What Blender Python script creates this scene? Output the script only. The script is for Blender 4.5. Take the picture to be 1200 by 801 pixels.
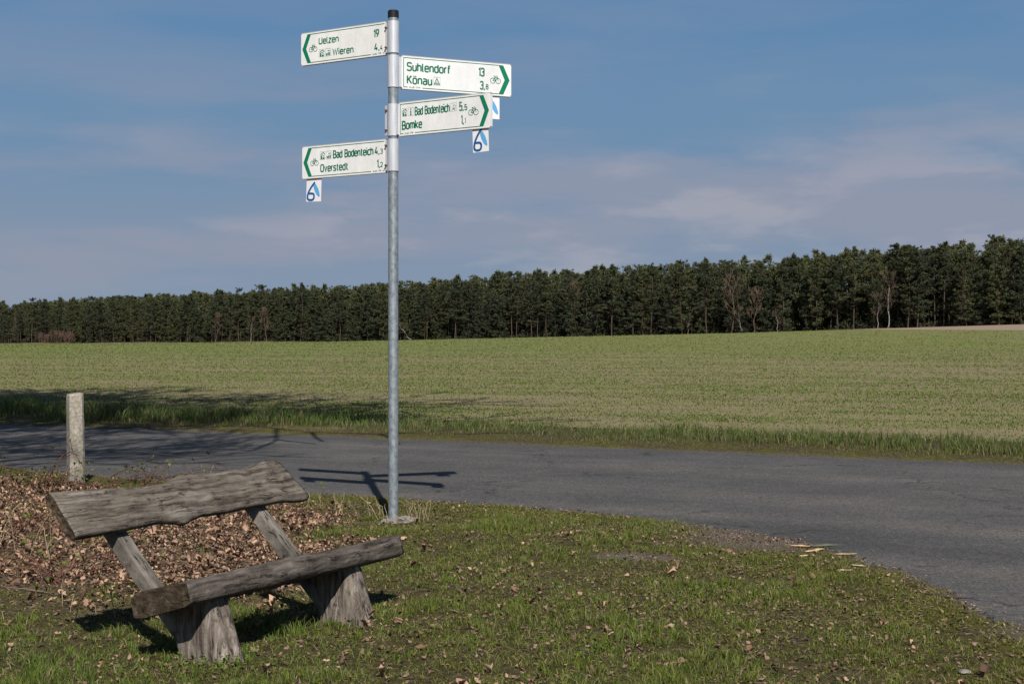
import bpy, bmesh, math
import numpy as np
from mathutils import Vector, Matrix

for o in list(bpy.data.objects):
    bpy.data.objects.remove(o)
scene = bpy.context.scene
COL = scene.collection
R = math.radians
rng = np.random.default_rng(11)

# ------------------------------------------------------------------ camera
CAM_H = 1.43
cd = bpy.data.cameras.new('camera')
cd.lens = 50; cd.sensor_width = 36; cd.clip_start = 0.05; cd.clip_end = 12000
cd.shift_y = -0.002
cam = bpy.data.objects.new('camera', cd); COL.objects.link(cam)
cam.location = (0, 0, CAM_H); cam.rotation_euler = (R(90), 0, 0)
scene.camera = cam

# ------------------------------------------------------------------ sun + sky
SUN_ELEV = R(42.5)
SUN_AZ = math.atan2(0.154, -0.988)          # direction towards the sun, x = sin, y = cos
sd = bpy.data.lights.new('sun', 'SUN'); sd.energy = 5.0; sd.angle = R(0.53); sd.color = (1.0, 0.94, 0.86)
sun = bpy.data.objects.new('sun', sd); COL.objects.link(sun)
to_sun = Vector((math.sin(SUN_AZ)*math.cos(SUN_ELEV), math.cos(SUN_AZ)*math.cos(SUN_ELEV), math.sin(SUN_ELEV)))
sun.rotation_euler = to_sun.to_track_quat('Z', 'Y').to_euler()

w = bpy.data.worlds.new('World'); scene.world = w; w.use_nodes = True
nt = w.node_tree; nt.nodes.clear()
def wn(t, **k):
    n = nt.nodes.new(t)
    for a, b in k.items(): setattr(n, a, b)
    return n
sky = wn('ShaderNodeTexSky', sky_type='NISHITA'); sky.sun_disc = False
sky.sun_elevation = SUN_ELEV; sky.sun_rotation = SUN_AZ
sky.altitude = 1500; sky.air_density = 1.0; sky.dust_density = 0.3; sky.ozone_density = 1.6
bg = wn('ShaderNodeBackground'); bg.inputs['Strength'].default_value = 0.056
wo = wn('ShaderNodeOutputWorld')
tc = wn('ShaderNodeTexCoord')
sep = wn('ShaderNodeSeparateXYZ'); nt.links.new(tc.outputs['Generated'], sep.inputs[0])
def wmath(op, a, b=None, clamp=False):
    n = wn('ShaderNodeMath', operation=op); n.use_clamp = clamp
    for i, v in enumerate((a, b)):
        if v is None: continue
        if isinstance(v, (int, float)): n.inputs[i].default_value = v
        else: nt.links.new(v, n.inputs[i])
    return n.outputs[0]
# clear-air gradient of the low sky, running into the Nishita sky above
el = sep.outputs[2]
def wramp(fac, stops):
    r = wn('ShaderNodeValToRGB'); nt.links.new(fac, r.inputs[0]); e = r.color_ramp.elements
    while len(e) < len(stops): e.new(.5)
    for q, (p, c) in zip(e, stops): q.position = p; q.color = (*c, 1)
    r.color_ramp.interpolation = 'EASE'
    return r.outputs[0]
low = wramp(el, [(0.0, (.365, .475, .625)), (.07, (.320, .435, .605)), (.14, (.235, .405, .635)), (.25, (.145, .345, .640))])
low10 = wn('ShaderNodeMix', data_type='RGBA', blend_type='MULTIPLY'); low10.inputs[0].default_value = 1.0
nt.links.new(low, low10.inputs[6]); low10.inputs[7].default_value = (10, 10, 10, 1); low10.clamp_result = False
veil = wn('ShaderNodeMapRange', interpolation_type='SMOOTHSTEP'); nt.links.new(el, veil.inputs[0])
veil.inputs[1].default_value = 0.55; veil.inputs[2].default_value = 0.15; veil.inputs[3].default_value = 0.0; veil.inputs[4].default_value = 1.0
mx1 = wn('ShaderNodeMix', data_type='RGBA')
nt.links.new(veil.outputs[0], mx1.inputs[0]); nt.links.new(sky.outputs[0], mx1.inputs[6]); nt.links.new(low10.outputs[2], mx1.inputs[7])
# flat layered clouds: seen low, a cloud is wide and thin, so the direction is stretched upwards
def cloud_layer(zs, scale, off, lo, hi, seed_scale, mlo, mhi):
    comb = wn('ShaderNodeCombineXYZ')
    nt.links.new(sep.outputs[0], comb.inputs[0]); nt.links.new(sep.outputs[1], comb.inputs[1])
    nt.links.new(wmath('MULTIPLY', el, zs), comb.inputs[2])
    mp_ = wn('ShaderNodeMapping'); mp_.inputs['Location'].default_value = off; nt.links.new(comb.outputs[0], mp_.inputs[0])
    n1 = wn('ShaderNodeTexNoise'); n1.inputs['Scale'].default_value = scale; n1.inputs['Detail'].default_value = 8; n1.inputs['Roughness'].default_value = 0.55
    nt.links.new(mp_.outputs[0], n1.inputs['Vector'])
    n2 = wn('ShaderNodeTexNoise'); n2.inputs['Scale'].default_value = seed_scale; n2.inputs['Detail'].default_value = 2
    nt.links.new(mp_.outputs[0], n2.inputs['Vector'])
    a = wn('ShaderNodeMapRange', interpolation_type='SMOOTHSTEP'); nt.links.new(n1.outputs[0], a.inputs[0]); a.inputs[1].default_value = lo; a.inputs[2].default_value = hi
    b = wn('ShaderNodeMapRange', interpolation_type='SMOOTHSTEP'); nt.links.new(n2.outputs[0], b.inputs[0]); b.inputs[1].default_value = mlo; b.inputs[2].default_value = mhi
    return wmath('MULTIPLY', a.outputs[0], b.outputs[0])
hi_ = wn('ShaderNodeMapRange', interpolation_type='SMOOTHSTEP'); nt.links.new(el, hi_.inputs[0])
hi_.inputs[1].default_value = 0.22; hi_.inputs[2].default_value = 0.09; hi_.inputs[3].default_value = 0.25; hi_.inputs[4].default_value = 1.0
grey = wmath('MULTIPLY', cloud_layer(6.0, 3.1, (3.1, 1.7, .4), .40, .60, 1.3, .26, .55), hi_.outputs[0])
lo_ = wn('ShaderNodeMapRange', interpolation_type='SMOOTHSTEP'); nt.links.new(el, lo_.inputs[0])
lo_.inputs[1].default_value = 0.16; lo_.inputs[2].default_value = 0.09; lo_.inputs[3].default_value = 0.08; lo_.inputs[4].default_value = 1.0
puff = wmath('MULTIPLY', cloud_layer(3.6, 9.0, (1.3, 5.2, 2.1), .47, .64, 3.2, .41, .56), lo_.outputs[0])
mx2 = wn('ShaderNodeMix', data_type='RGBA')
nt.links.new(wmath('MULTIPLY', grey, 0.70), mx2.inputs[0]); nt.links.new(mx1.outputs[2], mx2.inputs[6]); mx2.inputs[7].default_value = (4.5, 4.75, 6.0, 1)
mx3 = wn('ShaderNodeMix', data_type='RGBA')
nt.links.new(wmath('MULTIPLY', puff, 0.50), mx3.inputs[0]); nt.links.new(mx2.outputs[2], mx3.inputs[6]); mx3.inputs[7].default_value = (6.3, 6.2, 7.0, 1)
nt.links.new(mx3.outputs[2], bg.inputs[0]); nt.links.new(bg.outputs[0], wo.inputs[0])

scene.view_settings.view_transform = 'Standard'; scene.view_settings.look = 'None'
scene.view_settings.exposure = 0.26; scene.view_settings.gamma = 1.0
scene.view_settings.use_curve_mapping = False
scene.render.engine = 'CYCLES'
scene.render.resolution_x = 1024; scene.render.resolution_y = 683
scene.cycles.max_bounces = 6; scene.cycles.transparent_max_bounces = 6

# ------------------------------------------------------------------ helpers
def tag(o, label=None, cat=None, group=None, kind=None):
    if label: o['label'] = label
    if cat: o['category'] = cat
    if group: o['group'] = group
    if kind: o['kind'] = kind
    return o
def mesh_np(name, V, F, mat=None, col=None, smooth=False):
    V = np.ascontiguousarray(V, dtype=np.float32); F = np.ascontiguousarray(F, dtype=np.int32)
    me = bpy.data.meshes.new(name)
    me.vertices.add(len(V)); me.vertices.foreach_set('co', V.ravel())
    k = F.shape[1]
    me.loops.add(F.size); me.loops.foreach_set('vertex_index', F.ravel())
    me.polygons.add(len(F)); me.polygons.foreach_set('loop_start', np.arange(0, F.size, k, dtype=np.int32))
    if smooth: me.polygons.foreach_set('use_smooth', np.ones(len(F), dtype=bool))
    me.update(calc_edges=True)
    if col is not None:
        a = me.color_attributes.new('Col', 'FLOAT_COLOR', 'POINT')
        c = np.ones((len(V), 4), dtype=np.float32); c[:, :3] = col
        a.data.foreach_set('color', c.ravel())
    if mat: me.materials.append(mat)
    return me
def link(name, me, parent=None, loc=(0, 0, 0), rz=0):
    o = bpy.data.objects.new(name, me); COL.objects.link(o); o.parent = parent
    o.location = loc; o.rotation_euler = (0, 0, rz)
    return o
def empty(name, loc, rz=0):
    o = bpy.data.objects.new(name, None); COL.objects.link(o); o.location = loc; o.rotation_euler = (0, 0, rz)
    o.empty_display_size = 0.2
    return o
def bm_obj(name, bm, mat, parent=None, loc=(0, 0, 0), rz=0, smooth=False):
    me = bpy.data.meshes.new(name); bm.normal_update(); bm.to_mesh(me); bm.free()
    me.materials.append(mat)
    if smooth:
        for p in me.polygons: p.use_smooth = True
    return link(name, me, parent, loc, rz)

def hash2(ix, iy, seed):
    h = (ix.astype(np.int64)*374761393 + iy.astype(np.int64)*668265263 + seed*974634551) & 0xffffffff
    h = ((h ^ (h >> 13))*1274126177) & 0xffffffff
    return ((h ^ (h >> 16)) & 0xffff)/65535.0
def vnoise(x, y, seed=0):
    x = np.asarray(x, float); y = np.asarray(y, float)
    ix = np.floor(x); iy = np.floor(y); fx = x-ix; fy = y-iy
    fx = fx*fx*(3-2*fx); fy = fy*fy*(3-2*fy)
    a = hash2(ix, iy, seed); b = hash2(ix+1, iy, seed); c = hash2(ix, iy+1, seed); d = hash2(ix+1, iy+1, seed)
    return (a*(1-fx)+b*fx)*(1-fy)+(c*(1-fx)+d*fx)*fy
def fbm(x, y, seed=0, oct=4):
    s = 0; amp = .5; t = 0
    for i in range(oct):
        s = s+amp*vnoise(x*2**i, y*2**i, seed+i*17); t += amp; amp *= .5
    return s/t
def sst(a, b, x):
    t = np.clip((x-a)/(b-a), 0, 1); return t*t*(3-2*t)

# ------------------------------------------------------------------ materials
def material(name):
    m = bpy.data.materials.new(name); m.use_nodes = True
    n = m.node_tree.nodes; l = m.node_tree.links
    b = n['Principled BSDF']
    b.inputs['Specular IOR Level'].default_value = 0.25
    return m, n, l, b
def plain(name, rgb, rough=.6, metal=0.0, spec=.3):
    m, n, l, b = material(name)
    b.inputs['Base Color'].default_value = (*rgb, 1); b.inputs['Roughness'].default_value = rough
    b.inputs['Metallic'].default_value = metal; b.inputs['Specular IOR Level'].default_value = spec
    return m
def noise_node(n, l, vec, scale, detail=4, rough=.55):
    t = n.new('ShaderNodeTexNoise'); t.inputs['Scale'].default_value = scale
    t.inputs['Detail'].default_value = detail; t.inputs['Roughness'].default_value = rough
    if vec is not None: l.new(vec, t.inputs['Vector'])
    return t.outputs[0]
def ramp(n, l, fac, stops):
    r = n.new('ShaderNodeValToRGB'); l.new(fac, r.inputs[0])
    e = r.color_ramp.elements
    while len(e) < len(stops): e.new(.5)
    for i, (p, c) in enumerate(stops):
        e[i].position = p; e[i].color = (*c, 1) if len(c) == 3 else c
    return r.outputs[0]
def mixc(n, l, fac, a, b, mode='MIX'):
    x = n.new('ShaderNodeMix'); x.data_type = 'RGBA'; x.blend_type = mode
    for i, v in ((0, fac), (6, a), (7, b)):
        if isinstance(v, (int, float)): x.inputs[i].default_value = v
        elif isinstance(v, tuple): x.inputs[i].default_value = (*v, 1)
        else: l.new(v, x.inputs[i])
    return x.outputs[2]
def coord(n, l, kind='Object', scale=(1, 1, 1), rz=0.0):
    t = n.new('ShaderNodeTexCoord'); m = n.new('ShaderNodeMapping'); l.new(t.outputs[kind], m.inputs[0])
    m.inputs['Scale'].default_value = scale; m.inputs['Rotation'].default_value = (0, 0, rz)
    return m.outputs[0]
def bump(n, l, b, h, strength, dist):
    x = n.new('ShaderNodeBump'); x.inputs['Strength'].default_value = strength; x.inputs['Distance'].default_value = dist
    l.new(h, x.inputs['Height']); l.new(x.outputs[0], b.inputs['Normal'])

def leafy(name, trans=.35, rough=.6, spec=.2, gain=0.0):
    """colour from the mesh, partly translucent as leaves are"""
    m, n, l, b = material(name)
    a = n.new('ShaderNodeVertexColor'); a.layer_name = 'Col'
    c = a.outputs[0]
    if gain > 0:
        oi = n.new('ShaderNodeObjectInfo')
        c = mixc(n, l, 1.0, c, ramp(n, l, oi.outputs['Random'], [(0, (.72, .74, .80)), (.5, (1, 1, 1)), (1, (1.38, 1.24, .98))]), 'MULTIPLY')
    l.new(c, b.inputs['Base Color']); b.inputs['Roughness'].default_value = rough; b.inputs['Specular IOR Level'].default_value = spec
    if trans > 0:
        t = n.new('ShaderNodeBsdfTranslucent'); l.new(c, t.inputs[0])
        s = n.new('ShaderNodeMixShader'); s.inputs[0].default_value = trans
        l.new(b.outputs[0], s.inputs[1]); l.new(t.outputs[0], s.inputs[2]); l.new(s.outputs[0], n['Material Output'].inputs[0])
    return m
M = {}
M['grass'] = leafy('grass_blade', .3, .55, .25)
M['deadleaf'] = leafy('dead_leaf', .12, .7, .15)
M['needles'] = leafy('pine_needles', .15, .7, .15, 1.0)
M['vcol'] = leafy('twig_and_chip', 0, .8, .15)

def wood(name, grain, tones, moss=0.0, fade=(.13, .12, .06)):
    """weathered timber: long grain lines, open cracks, patches of lichen"""
    m, n, l, b = material(name)
    v2 = coord(n, l, 'Object', (1, 1, 1))
    warp = n.new('ShaderNodeTexNoise'); warp.inputs['Scale'].default_value = 5; warp.inputs['Detail'].default_value = 2; l.new(v2, warp.inputs['Vector'])
    vm = n.new('ShaderNodeVectorMath'); vm.operation = 'MULTIPLY_ADD'; l.new(warp.outputs['Color'], vm.inputs[0]); vm.inputs[1].default_value = (.05, .05, .05); l.new(v2, vm.inputs[2])
    mp_ = n.new('ShaderNodeMapping'); mp_.inputs['Scale'].default_value = grain; l.new(vm.outputs[0], mp_.inputs[0]); v = mp_.outputs[0]
    f1 = noise_node(n, l, v, 42, 6, .62)
    f2 = noise_node(n, l, v2, 6, 4, .6)
    base = ramp(n, l, f1, [(.36, tones[0]), (.46, tones[1]), (.56, tones[2]), (.68, tones[3])])
    base = mixc(n, l, .75, base, ramp(n, l, f2, [(.32, (.50, .48, .46)), (.68, (1.25, 1.22, 1.2))]), 'MULTIPLY')
    f3 = noise_node(n, l, v, 24, 4, .65)
    crack = ramp(n, l, f3, [(.470, (1, 1, 1)), (.488, (.12, .105, .09)), (.498, (.12, .105, .09)), (.516, (1, 1, 1))])
    brk = ramp(n, l, noise_node(n, l, v2, 11, 3, .6), [(.46, (0, 0, 0)), (.58, (1, 1, 1))])
    base = mixc(n, l, brk, base, mixc(n, l, 1.0, base, crack, 'MULTIPLY'))
    if moss:
        sp_ = ramp(n, l, noise_node(n, l, v2, 22, 8, .8), [(.47, (0, 0, 0)), (.66, (moss, moss, moss))])
        base = mixc(n, l, sp_, base, fade)
    l.new(base, b.inputs['Base Color']); b.inputs['Roughness'].default_value = .85; b.inputs['Specular IOR Level'].default_value = .15
    hh = mixc(n, l, .6, f1, mixc(n, l, brk, f1, crack))
    bump(n, l, b, hh, .8, .009)
    return m
GREYW = [(.033, .027, .022), (.084, .073, .063), (.130, .115, .100), (.20, .183, .166)]
LEGW = [(.045, .036, .029), (.14, .118, .098), (.215, .188, .162), (.32, .295, .268)]
DARKW = [(.018, .013, .009), (.040, .028, .019), (.060, .043, .029), (.10, .08, .06)]
SUPW = [(.09, .082, .072), (.155, .142, .125), (.20, .185, .165), (.26, .24, .22)]
M['plank'] = wood('weathered_plank', (.05, 1.0, 1.0), [tuple(c*1.15 for c in t) for t in GREYW], .45, (.15, .13, .085))
M['seatw'] = wood('weathered_seat', (.08, 1.0, 1.0), [tuple(c*.85 for c in t) for t in GREYW], .35, (.14, .125, .11))
M['endgrain'] = wood('sawn_end', (1.0, .5, 1.0), DARKW, .3)
M['legw'] = wood('split_log', (1.0, 1.0, .07), LEGW, .35, (.20, .175, .15))
M['support'] = wood('square_batten', (1.0, .10, .10), SUPW, .1)

def metal_galv():
    m, n, l, b = material('galvanised_steel')
    v = coord(n, l, 'Object', (1, 1, .6))
    f = noise_node(n, l, v, 34, 5, .7); g = noise_node(n, l, v, 6, 3)
    c = mixc(n, l, .5, ramp(n, l, f, [(.38, (.13, .155, .175)), (.62, (.44, .49, .52))]), ramp(n, l, g, [(.3, (.20, .235, .26)), (.7, (.34, .39, .42))]))
    l.new(c, b.inputs['Base Color']); b.inputs['Metallic'].default_value = .55; b.inputs['Roughness'].default_value = .48
    bump(n, l, b, f, .15, .002)
    return m
M['galv'] = metal_galv()
def alu_m():
    m, n, l, b = material('brushed_aluminium')
    f = noise_node(n, l, coord(n, l, 'Object', (1, 1, .1)), 60, 4)
    l.new(ramp(n, l, f, [(.3, (.50, .52, .56)), (.7, (.66, .68, .72))]), b.inputs['Base Color'])
    b.inputs['Metallic'].default_value = .35; b.inputs['Roughness'].default_value = .42
    return m
M['alu'] = alu_m()
def panel_m(name, tint, grime):
    m, n, l, b = material(name)
    f = noise_node(n, l, coord(n, l, 'Object', (3.2, 1, 1.1)), 3.0, 4, .55)
    g = noise_node(n, l, coord(n, l, 'Object', (1, 1, 1)), 40, 3)
    c = mixc(n, l, grime, tint, ramp(n, l, f, [(.36, tuple(t*.62 for t in tint)), (.6, tint)]))
    c = mixc(n, l, .10, c, ramp(n, l, g, [(.3, (.4, .38, .33)), (.7, tint)]))
    l.new(c, b.inputs['Base Color']); b.inputs['Roughness'].default_value = .38; b.inputs['Specular IOR Level'].default_value = .4
    return m
M['panel_a'] = panel_m('sign_white_grimy', (.77, .775, .77), .30)
M['panel_b'] = panel_m('sign_white', (.72, .73, .735), .25)
M['panel_edge'] = plain('sign_edge', (.46, .44, .40), .5)
M['green'] = plain('sign_green', (.004, .165, .085), .45)
M['greend'] = plain('sign_dark_green', (.003, .145, .080), .5)
M['black'] = plain('black_cap', (.012, .012, .013), .45)
M['bolt'] = plain('rusty_bolt', (.16, .10, .065), .6, .5)
M['blue'] = plain('route_blue', (.010, .085, .26), .5)
M['lblue'] = plain('route_light_blue', (.10, .34, .62), .5)
M['plaque'] = panel_m('plaque_white', (.74, .74, .76), .15)

def concrete(name, tones, lichen):
    m, n, l, b = material(name)
    v = coord(n, l, 'Object')
    f = noise_node(n, l, v, 30, 7, .7); g = noise_node(n, l, v, 75, 4, .7)
    c = ramp(n, l, f, [(.32, tones[0]), (.5, tones[1]), (.7, tones[2])])
    s = ramp(n, l, g, [(.53, (0, 0, 0)), (.62, (1, 1, 1))])
    c = mixc(n, l, mixc(n, l, 1.0, s, (.75, .75, .75), 'MULTIPLY'), c, (.10, .085, .06))
    y = ramp(n, l, noise_node(n, l, v, 16, 5, .7), [(.58, (0, 0, 0)), (.66, (1, 1, 1))])
    c = mixc(n, l, mixc(n, l, 1.0, y, (lichen,)*3, 'MULTIPLY'), c, (.24, .19, .035))
    l.new(c, b.inputs['Base Color']); b.inputs['Roughness'].default_value = .9
    bump(n, l, b, g, .6, .006)
    return m
M['concrete'] = concrete('lichened_concrete', [(.20, .175, .14), (.33, .30, .25), (.46, .43, .37)], .6)
M['footing'] = concrete('footing_concrete', [(.10, .092, .078), (.20, .188, .168), (.31, .295, .27)], .15)

def asphalt():
    m, n, l, b = material('asphalt')
    v = coord(n, l, 'Object')
    big = noise_node(n, l, v, .7, 4, .6)
    mid = noise_node(n, l, v, 9, 4, .7)
    c = ramp(n, l, big, [(.3, (.070, .069, .069)), (.55, (.092, .089, .086)), (.75, (.118, .111, .104))])
    vor = n.new('ShaderNodeTexVoronoi'); vor.inputs['Scale'].default_value = 75; l.new(v, vor.inputs['Vector'])
    st = ramp(n, l, vor.outputs['Color'], [(.1, (.45, .45, .46)), (.55, (.95, .95, .95)), (.85, (1.25, 1.23, 1.2)), (1, (2.3, 2.2, 2.1))])
    c = mixc(n, l, .9, c, st, 'MULTIPLY')
    al = n.new('ShaderNodeMapping'); al.inputs['Scale'].default_value = (.05, .85, 1); rot = coord(n, l, 'Object', (1, 1, 1), R(28)); l.new(rot, al.inputs[0])
    c = mixc(n, l, .8, c, ramp(n, l, noise_node(n, l, al.outputs[0], 1.0, 3, .5), [(.3, (.66, .66, .68)), (.5, (1, 1, 1)), (.68, (1.32, 1.26, 1.18))]), 'MULTIPLY')
    ce = n.new('ShaderNodeTexVoronoi'); ce.feature = 'DISTANCE_TO_EDGE'; ce.inputs['Scale'].default_value = .42
    wv = n.new('ShaderNodeTexNoise'); wv.inputs['Scale'].default_value = 2.2; wv.inputs['Detail'].default_value = 6; l.new(v, wv.inputs['Vector'])
    va = n.new('ShaderNodeVectorMath'); va.operation = 'MULTIPLY_ADD'; l.new(wv.outputs['Color'], va.inputs[0]); va.inputs[1].default_value = (1.1, 1.1, 0); l.new(v, va.inputs[2]); l.new(va.outputs[0], ce.inputs['Vector'])
    ck = ramp(n, l, ce.outputs['Distance'], [(.0, (.30, .30, .30)), (.010, (1, 1, 1))])
    c = mixc(n, l, ramp(n, l, noise_node(n, l, v, .55, 2), [(.44, (0, 0, 0)), (.54, (.9, .9, .9))]), c, mixc(n, l, 1.0, c, ck, 'MULTIPLY'))
    c = mixc(n, l, .35, c, ramp(n, l, mid, [(.3, (.6, .6, .6)), (.7, (1.25, 1.2, 1.15))]), 'MULTIPLY')
    l.new(c, b.inputs['Base Color']); b.inputs['Roughness'].default_value = .82; b.inputs['Specular IOR Level'].default_value = .3
    bump(n, l, b, vor.outputs['Distance'], .7, .006)
    return m
M['asphalt'] = asphalt()

def ground_m():
    m, n, l, b = material('ground')
    v = coord(n, l, 'Object')
    a = n.new('ShaderNodeVertexColor'); a.layer_name = 'Col'
    sp = n.new('ShaderNodeSeparateColor'); l.new(a.outputs[0], sp.inputs[0])
    f = noise_node(n, l, v, 22, 6, .7); g = noise_node(n, l, v, 3.5, 5, .65); k = noise_node(n, l, v, 90, 4, .7)
    turf = ramp(n, l, f, [(.36, (.024, .017, .010)), (.45, (.078, .058, .033)), (.52, (.062, .066, .018)), (.58, (.098, .074, .045)), (.68, (.19, .14, .095))])
    litter = ramp(n, l, f, [(.3, (.050, .034, .022)), (.5, (.145, .102, .070)), (.7, (.28, .205, .15))])
    moss = ramp(n, l, f, [(.32, (.035, .030, .012)), (.5, (.085, .085, .018)), (.7, (.15, .13, .025))])
    sand = ramp(n, l, k, [(.3, (.060, .046, .036)), (.5, (.135, .108, .086)), (.72, (.25, .21, .175))])
    c = mixc(n, l, sp.outputs[0], turf, litter)
    c = mixc(n, l, sp.outputs[1], c, moss)
    c = mixc(n, l, sp.outputs[2], c, sand)
    l.new(c, b.inputs['Base Color']); b.inputs['Roughness'].default_value = .95; b.inputs['Specular IOR Level'].default_value = .1
    bump(n, l, b, f, 1.0, .04)
    return m
M['ground'] = ground_m()

def field_m(name, bare):
    m, n, l, b = material(name)
    v = coord(n, l, 'Object'); vs = coord(n, l, 'Object', (.12, 1.0, 1.0))
    f = noise_node(n, l, v, 5.5, 6, .7); fine = noise_node(n, l, v, 26, 4, .75)
    rows = noise_node(n, l, vs, .55, 5, .6); big = noise_node(n, l, v, .035, 4, .6)
    soil = ramp(n, l, f, [(.3, (.135, .104, .062)), (.5, (.195, .156, .096)), (.7, (.265, .218, .14))])
    if bare:
        soil = ramp(n, l, f, [(.3, (.20, .145, .11)), (.5, (.27, .205, .155)), (.7, (.34, .27, .21))])
        c = mixc(n, l, .35, soil, ramp(n, l, rows, [(.35, (.6, .6, .6)), (.65, (1, 1, 1))]), 'MULTIPLY')
    else:
        a = n.new('ShaderNodeVertexColor'); a.layer_name = 'Col'
        sp = n.new('ShaderNodeSeparateColor'); l.new(a.outputs[0], sp.inputs[0])
        crop = ramp(n, l, fine, [(.3, (.078, .108, .020)), (.5, (.120, .152, .033)), (.7, (.17, .198, .052))])
        th = n.new('ShaderNodeMath'); th.operation = 'ADD'; l.new(fine, th.inputs[0])
        r2 = n.new('ShaderNodeMath'); r2.operation = 'MULTIPLY'; l.new(rows, r2.inputs[0]); r2.inputs[1].default_value = .9; l.new(r2.outputs[0], th.inputs[1])
        t2 = n.new('ShaderNodeMath'); t2.operation = 'ADD'; l.new(th.outputs[0], t2.inputs[0]); l.new(sp.outputs[0], t2.inputs[1])
        mrx = n.new('ShaderNodeMapRange'); l.new(t2.outputs[0], mrx.inputs[0]); mrx.inputs[1].default_value = 1.18; mrx.inputs[2].default_value = 1.5
        c = mixc(n, l, mrx.outputs[0], soil, crop)
    l.new(c, b.inputs['Base Color']); b.inputs['Roughness'].default_value = .95; b.inputs['Specular IOR Level'].default_value = .1
    bump(n, l, b, f, .5, .05)
    return m
M['field'] = field_m('sown_field', False)
M['bare'] = field_m('bare_soil', True)

# ------------------------------------------------------------------ terrain and road plan (metres, camera above the origin)
FAR = np.array([(-90, 57), (-40, 37.6), (-8.6, 23.9), (-5.5, 22.5), (-2.55, 21.0), (1.13, 18.85), (5.84, 16.25), (12, 12.8), (60, -14)], float)
NEAR = np.array([(-90, 50), (-40, 31), (-8, 17.0), (-5.7, 15.85), (-4, 14.65), (-2.42, 13.6), (-1, 12.8), (0, 12.25), (1.04, 11.5), (1.61, 10.8), (2.1, 10.0), (2.38, 9.2), (2.5, 8.3), (2.56, 7.07), (2.6, 5), (2.6, -30)], float)
RIGHT = np.array([(8, -30), (8.0, 1), (8.6, 4), (10, 6), (13, 5.6), (60, -21)], float)
def edge_dist(x, y):
    """signed distance to the road edge, positive off the road"""
    P = np.stack([x.ravel(), y.ravel()], 1)
    poly = np.vstack([FAR, RIGHT[::-1], NEAR[::-1]])
    d = np.full(len(P), 1e9); ins = np.zeros(len(P), bool)
    for i in range(len(poly)):
        a = poly[i]; b = poly[(i+1) % len(poly)]
        ab = b-a; t = np.clip(((P-a)@ab)/(ab@ab), 0, 1)
        d = np.minimum(d, np.hypot(*(P-a-t[:, None]*ab).T))
        c = (a[1] > P[:, 1]) != (b[1] > P[:, 1])
        with np.errstate(divide='ignore', invalid='ignore'):
            xi = (b[0]-a[0])*(P[:, 1]-a[1])/(b[1]-a[1])+a[0]
        ins ^= c & (P[:, 0] < xi)
    return np.where(ins, -d, d).reshape(x.shape)
FL0 = np.array([108., 300.]); FL1 = np.array([-235., 652.]); FLD = (FL1-FL0)/np.linalg.norm(FL1-FL0); FLN = np.array([.716, .698])
def behind(x, y): return (x-FL0[0])*FLN[0]+(y-FL0[1])*FLN[1]
def terrain(x, y):
    zf = np.interp(x, [-900, -400, -235, -40, 46, 108, 220, 900], [-1.0, -.7, -.45, 1.0, 2.8, 4.7, 7.5, 12])
    t = np.clip((y-30)/270, 0, 1)**1.6
    nb = behind(x, y)
    return zf*t+np.clip(nb, 0, 160)*.036
def far_y(x): return np.interp(x, FAR[:, 0], FAR[:, 1])
VERGE = 3.6
def ground_z(x, y):
    d = edge_dist(x, y)
    dn = d+(fbm(x*2.2, y*2.2, 5)-.5)*.30*(d < 3)+(fbm(x*9, y*9, 6)-.5)*.10
    near = np.exp(-np.clip(y-20, 0, None)/60)
    bumps = ((fbm(x*.7, y*.7, 1)-.5)*.10+(fbm(x*4, y*4, 2)-.5)*.035)*near
    fld = sst(VERGE-.2, VERGE+.5, (y-far_y(x))*.88)
    flat = np.exp(-(((x+1.1)/1.0)**2+((y-6.8)/1.0)**2))
    z = terrain(x, y)+bumps*np.clip(d/1.2, .0, 1)*(1-fld)*(1-.9*flat)+.004-.040*flat
    off = sst(-.02, .30, dn)
    z = z+off*.018-(1-sst(-.06, .0, dn))*.08
    # the field sheet lies just above
    z = z-fld*.12
    # low leaf-covered bank behind the bench
    z = z+.07*np.exp(-(((x+3.0)/1.3)**2+((y-9.6)/1.6)**2))
    # the bench, the post and the sign stand in trodden, level ground
    return z
def gz(x, y): return float(ground_z(np.array([float(x)]), np.array([float(y)]))[0])

def axis(lo, hi, step, far_lo, far_hi, grow=1.12):
    a = list(np.arange(lo, hi+1e-6, step)); s = step
    while a[-1] < far_hi: s *= grow; a.append(a[-1]+s)
    s = step
    while a[0] > far_lo: s *= grow; a.insert(0, a[0]-s)
    return np.array(a)
def grid_faces(nx, ny):
    i = np.arange(nx*ny).reshape(ny, nx)
    return np.stack([i[:-1, :-1], i[:-1, 1:], i[1:, 1:], i[1:, :-1]], -1).reshape(-1, 4)

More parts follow.
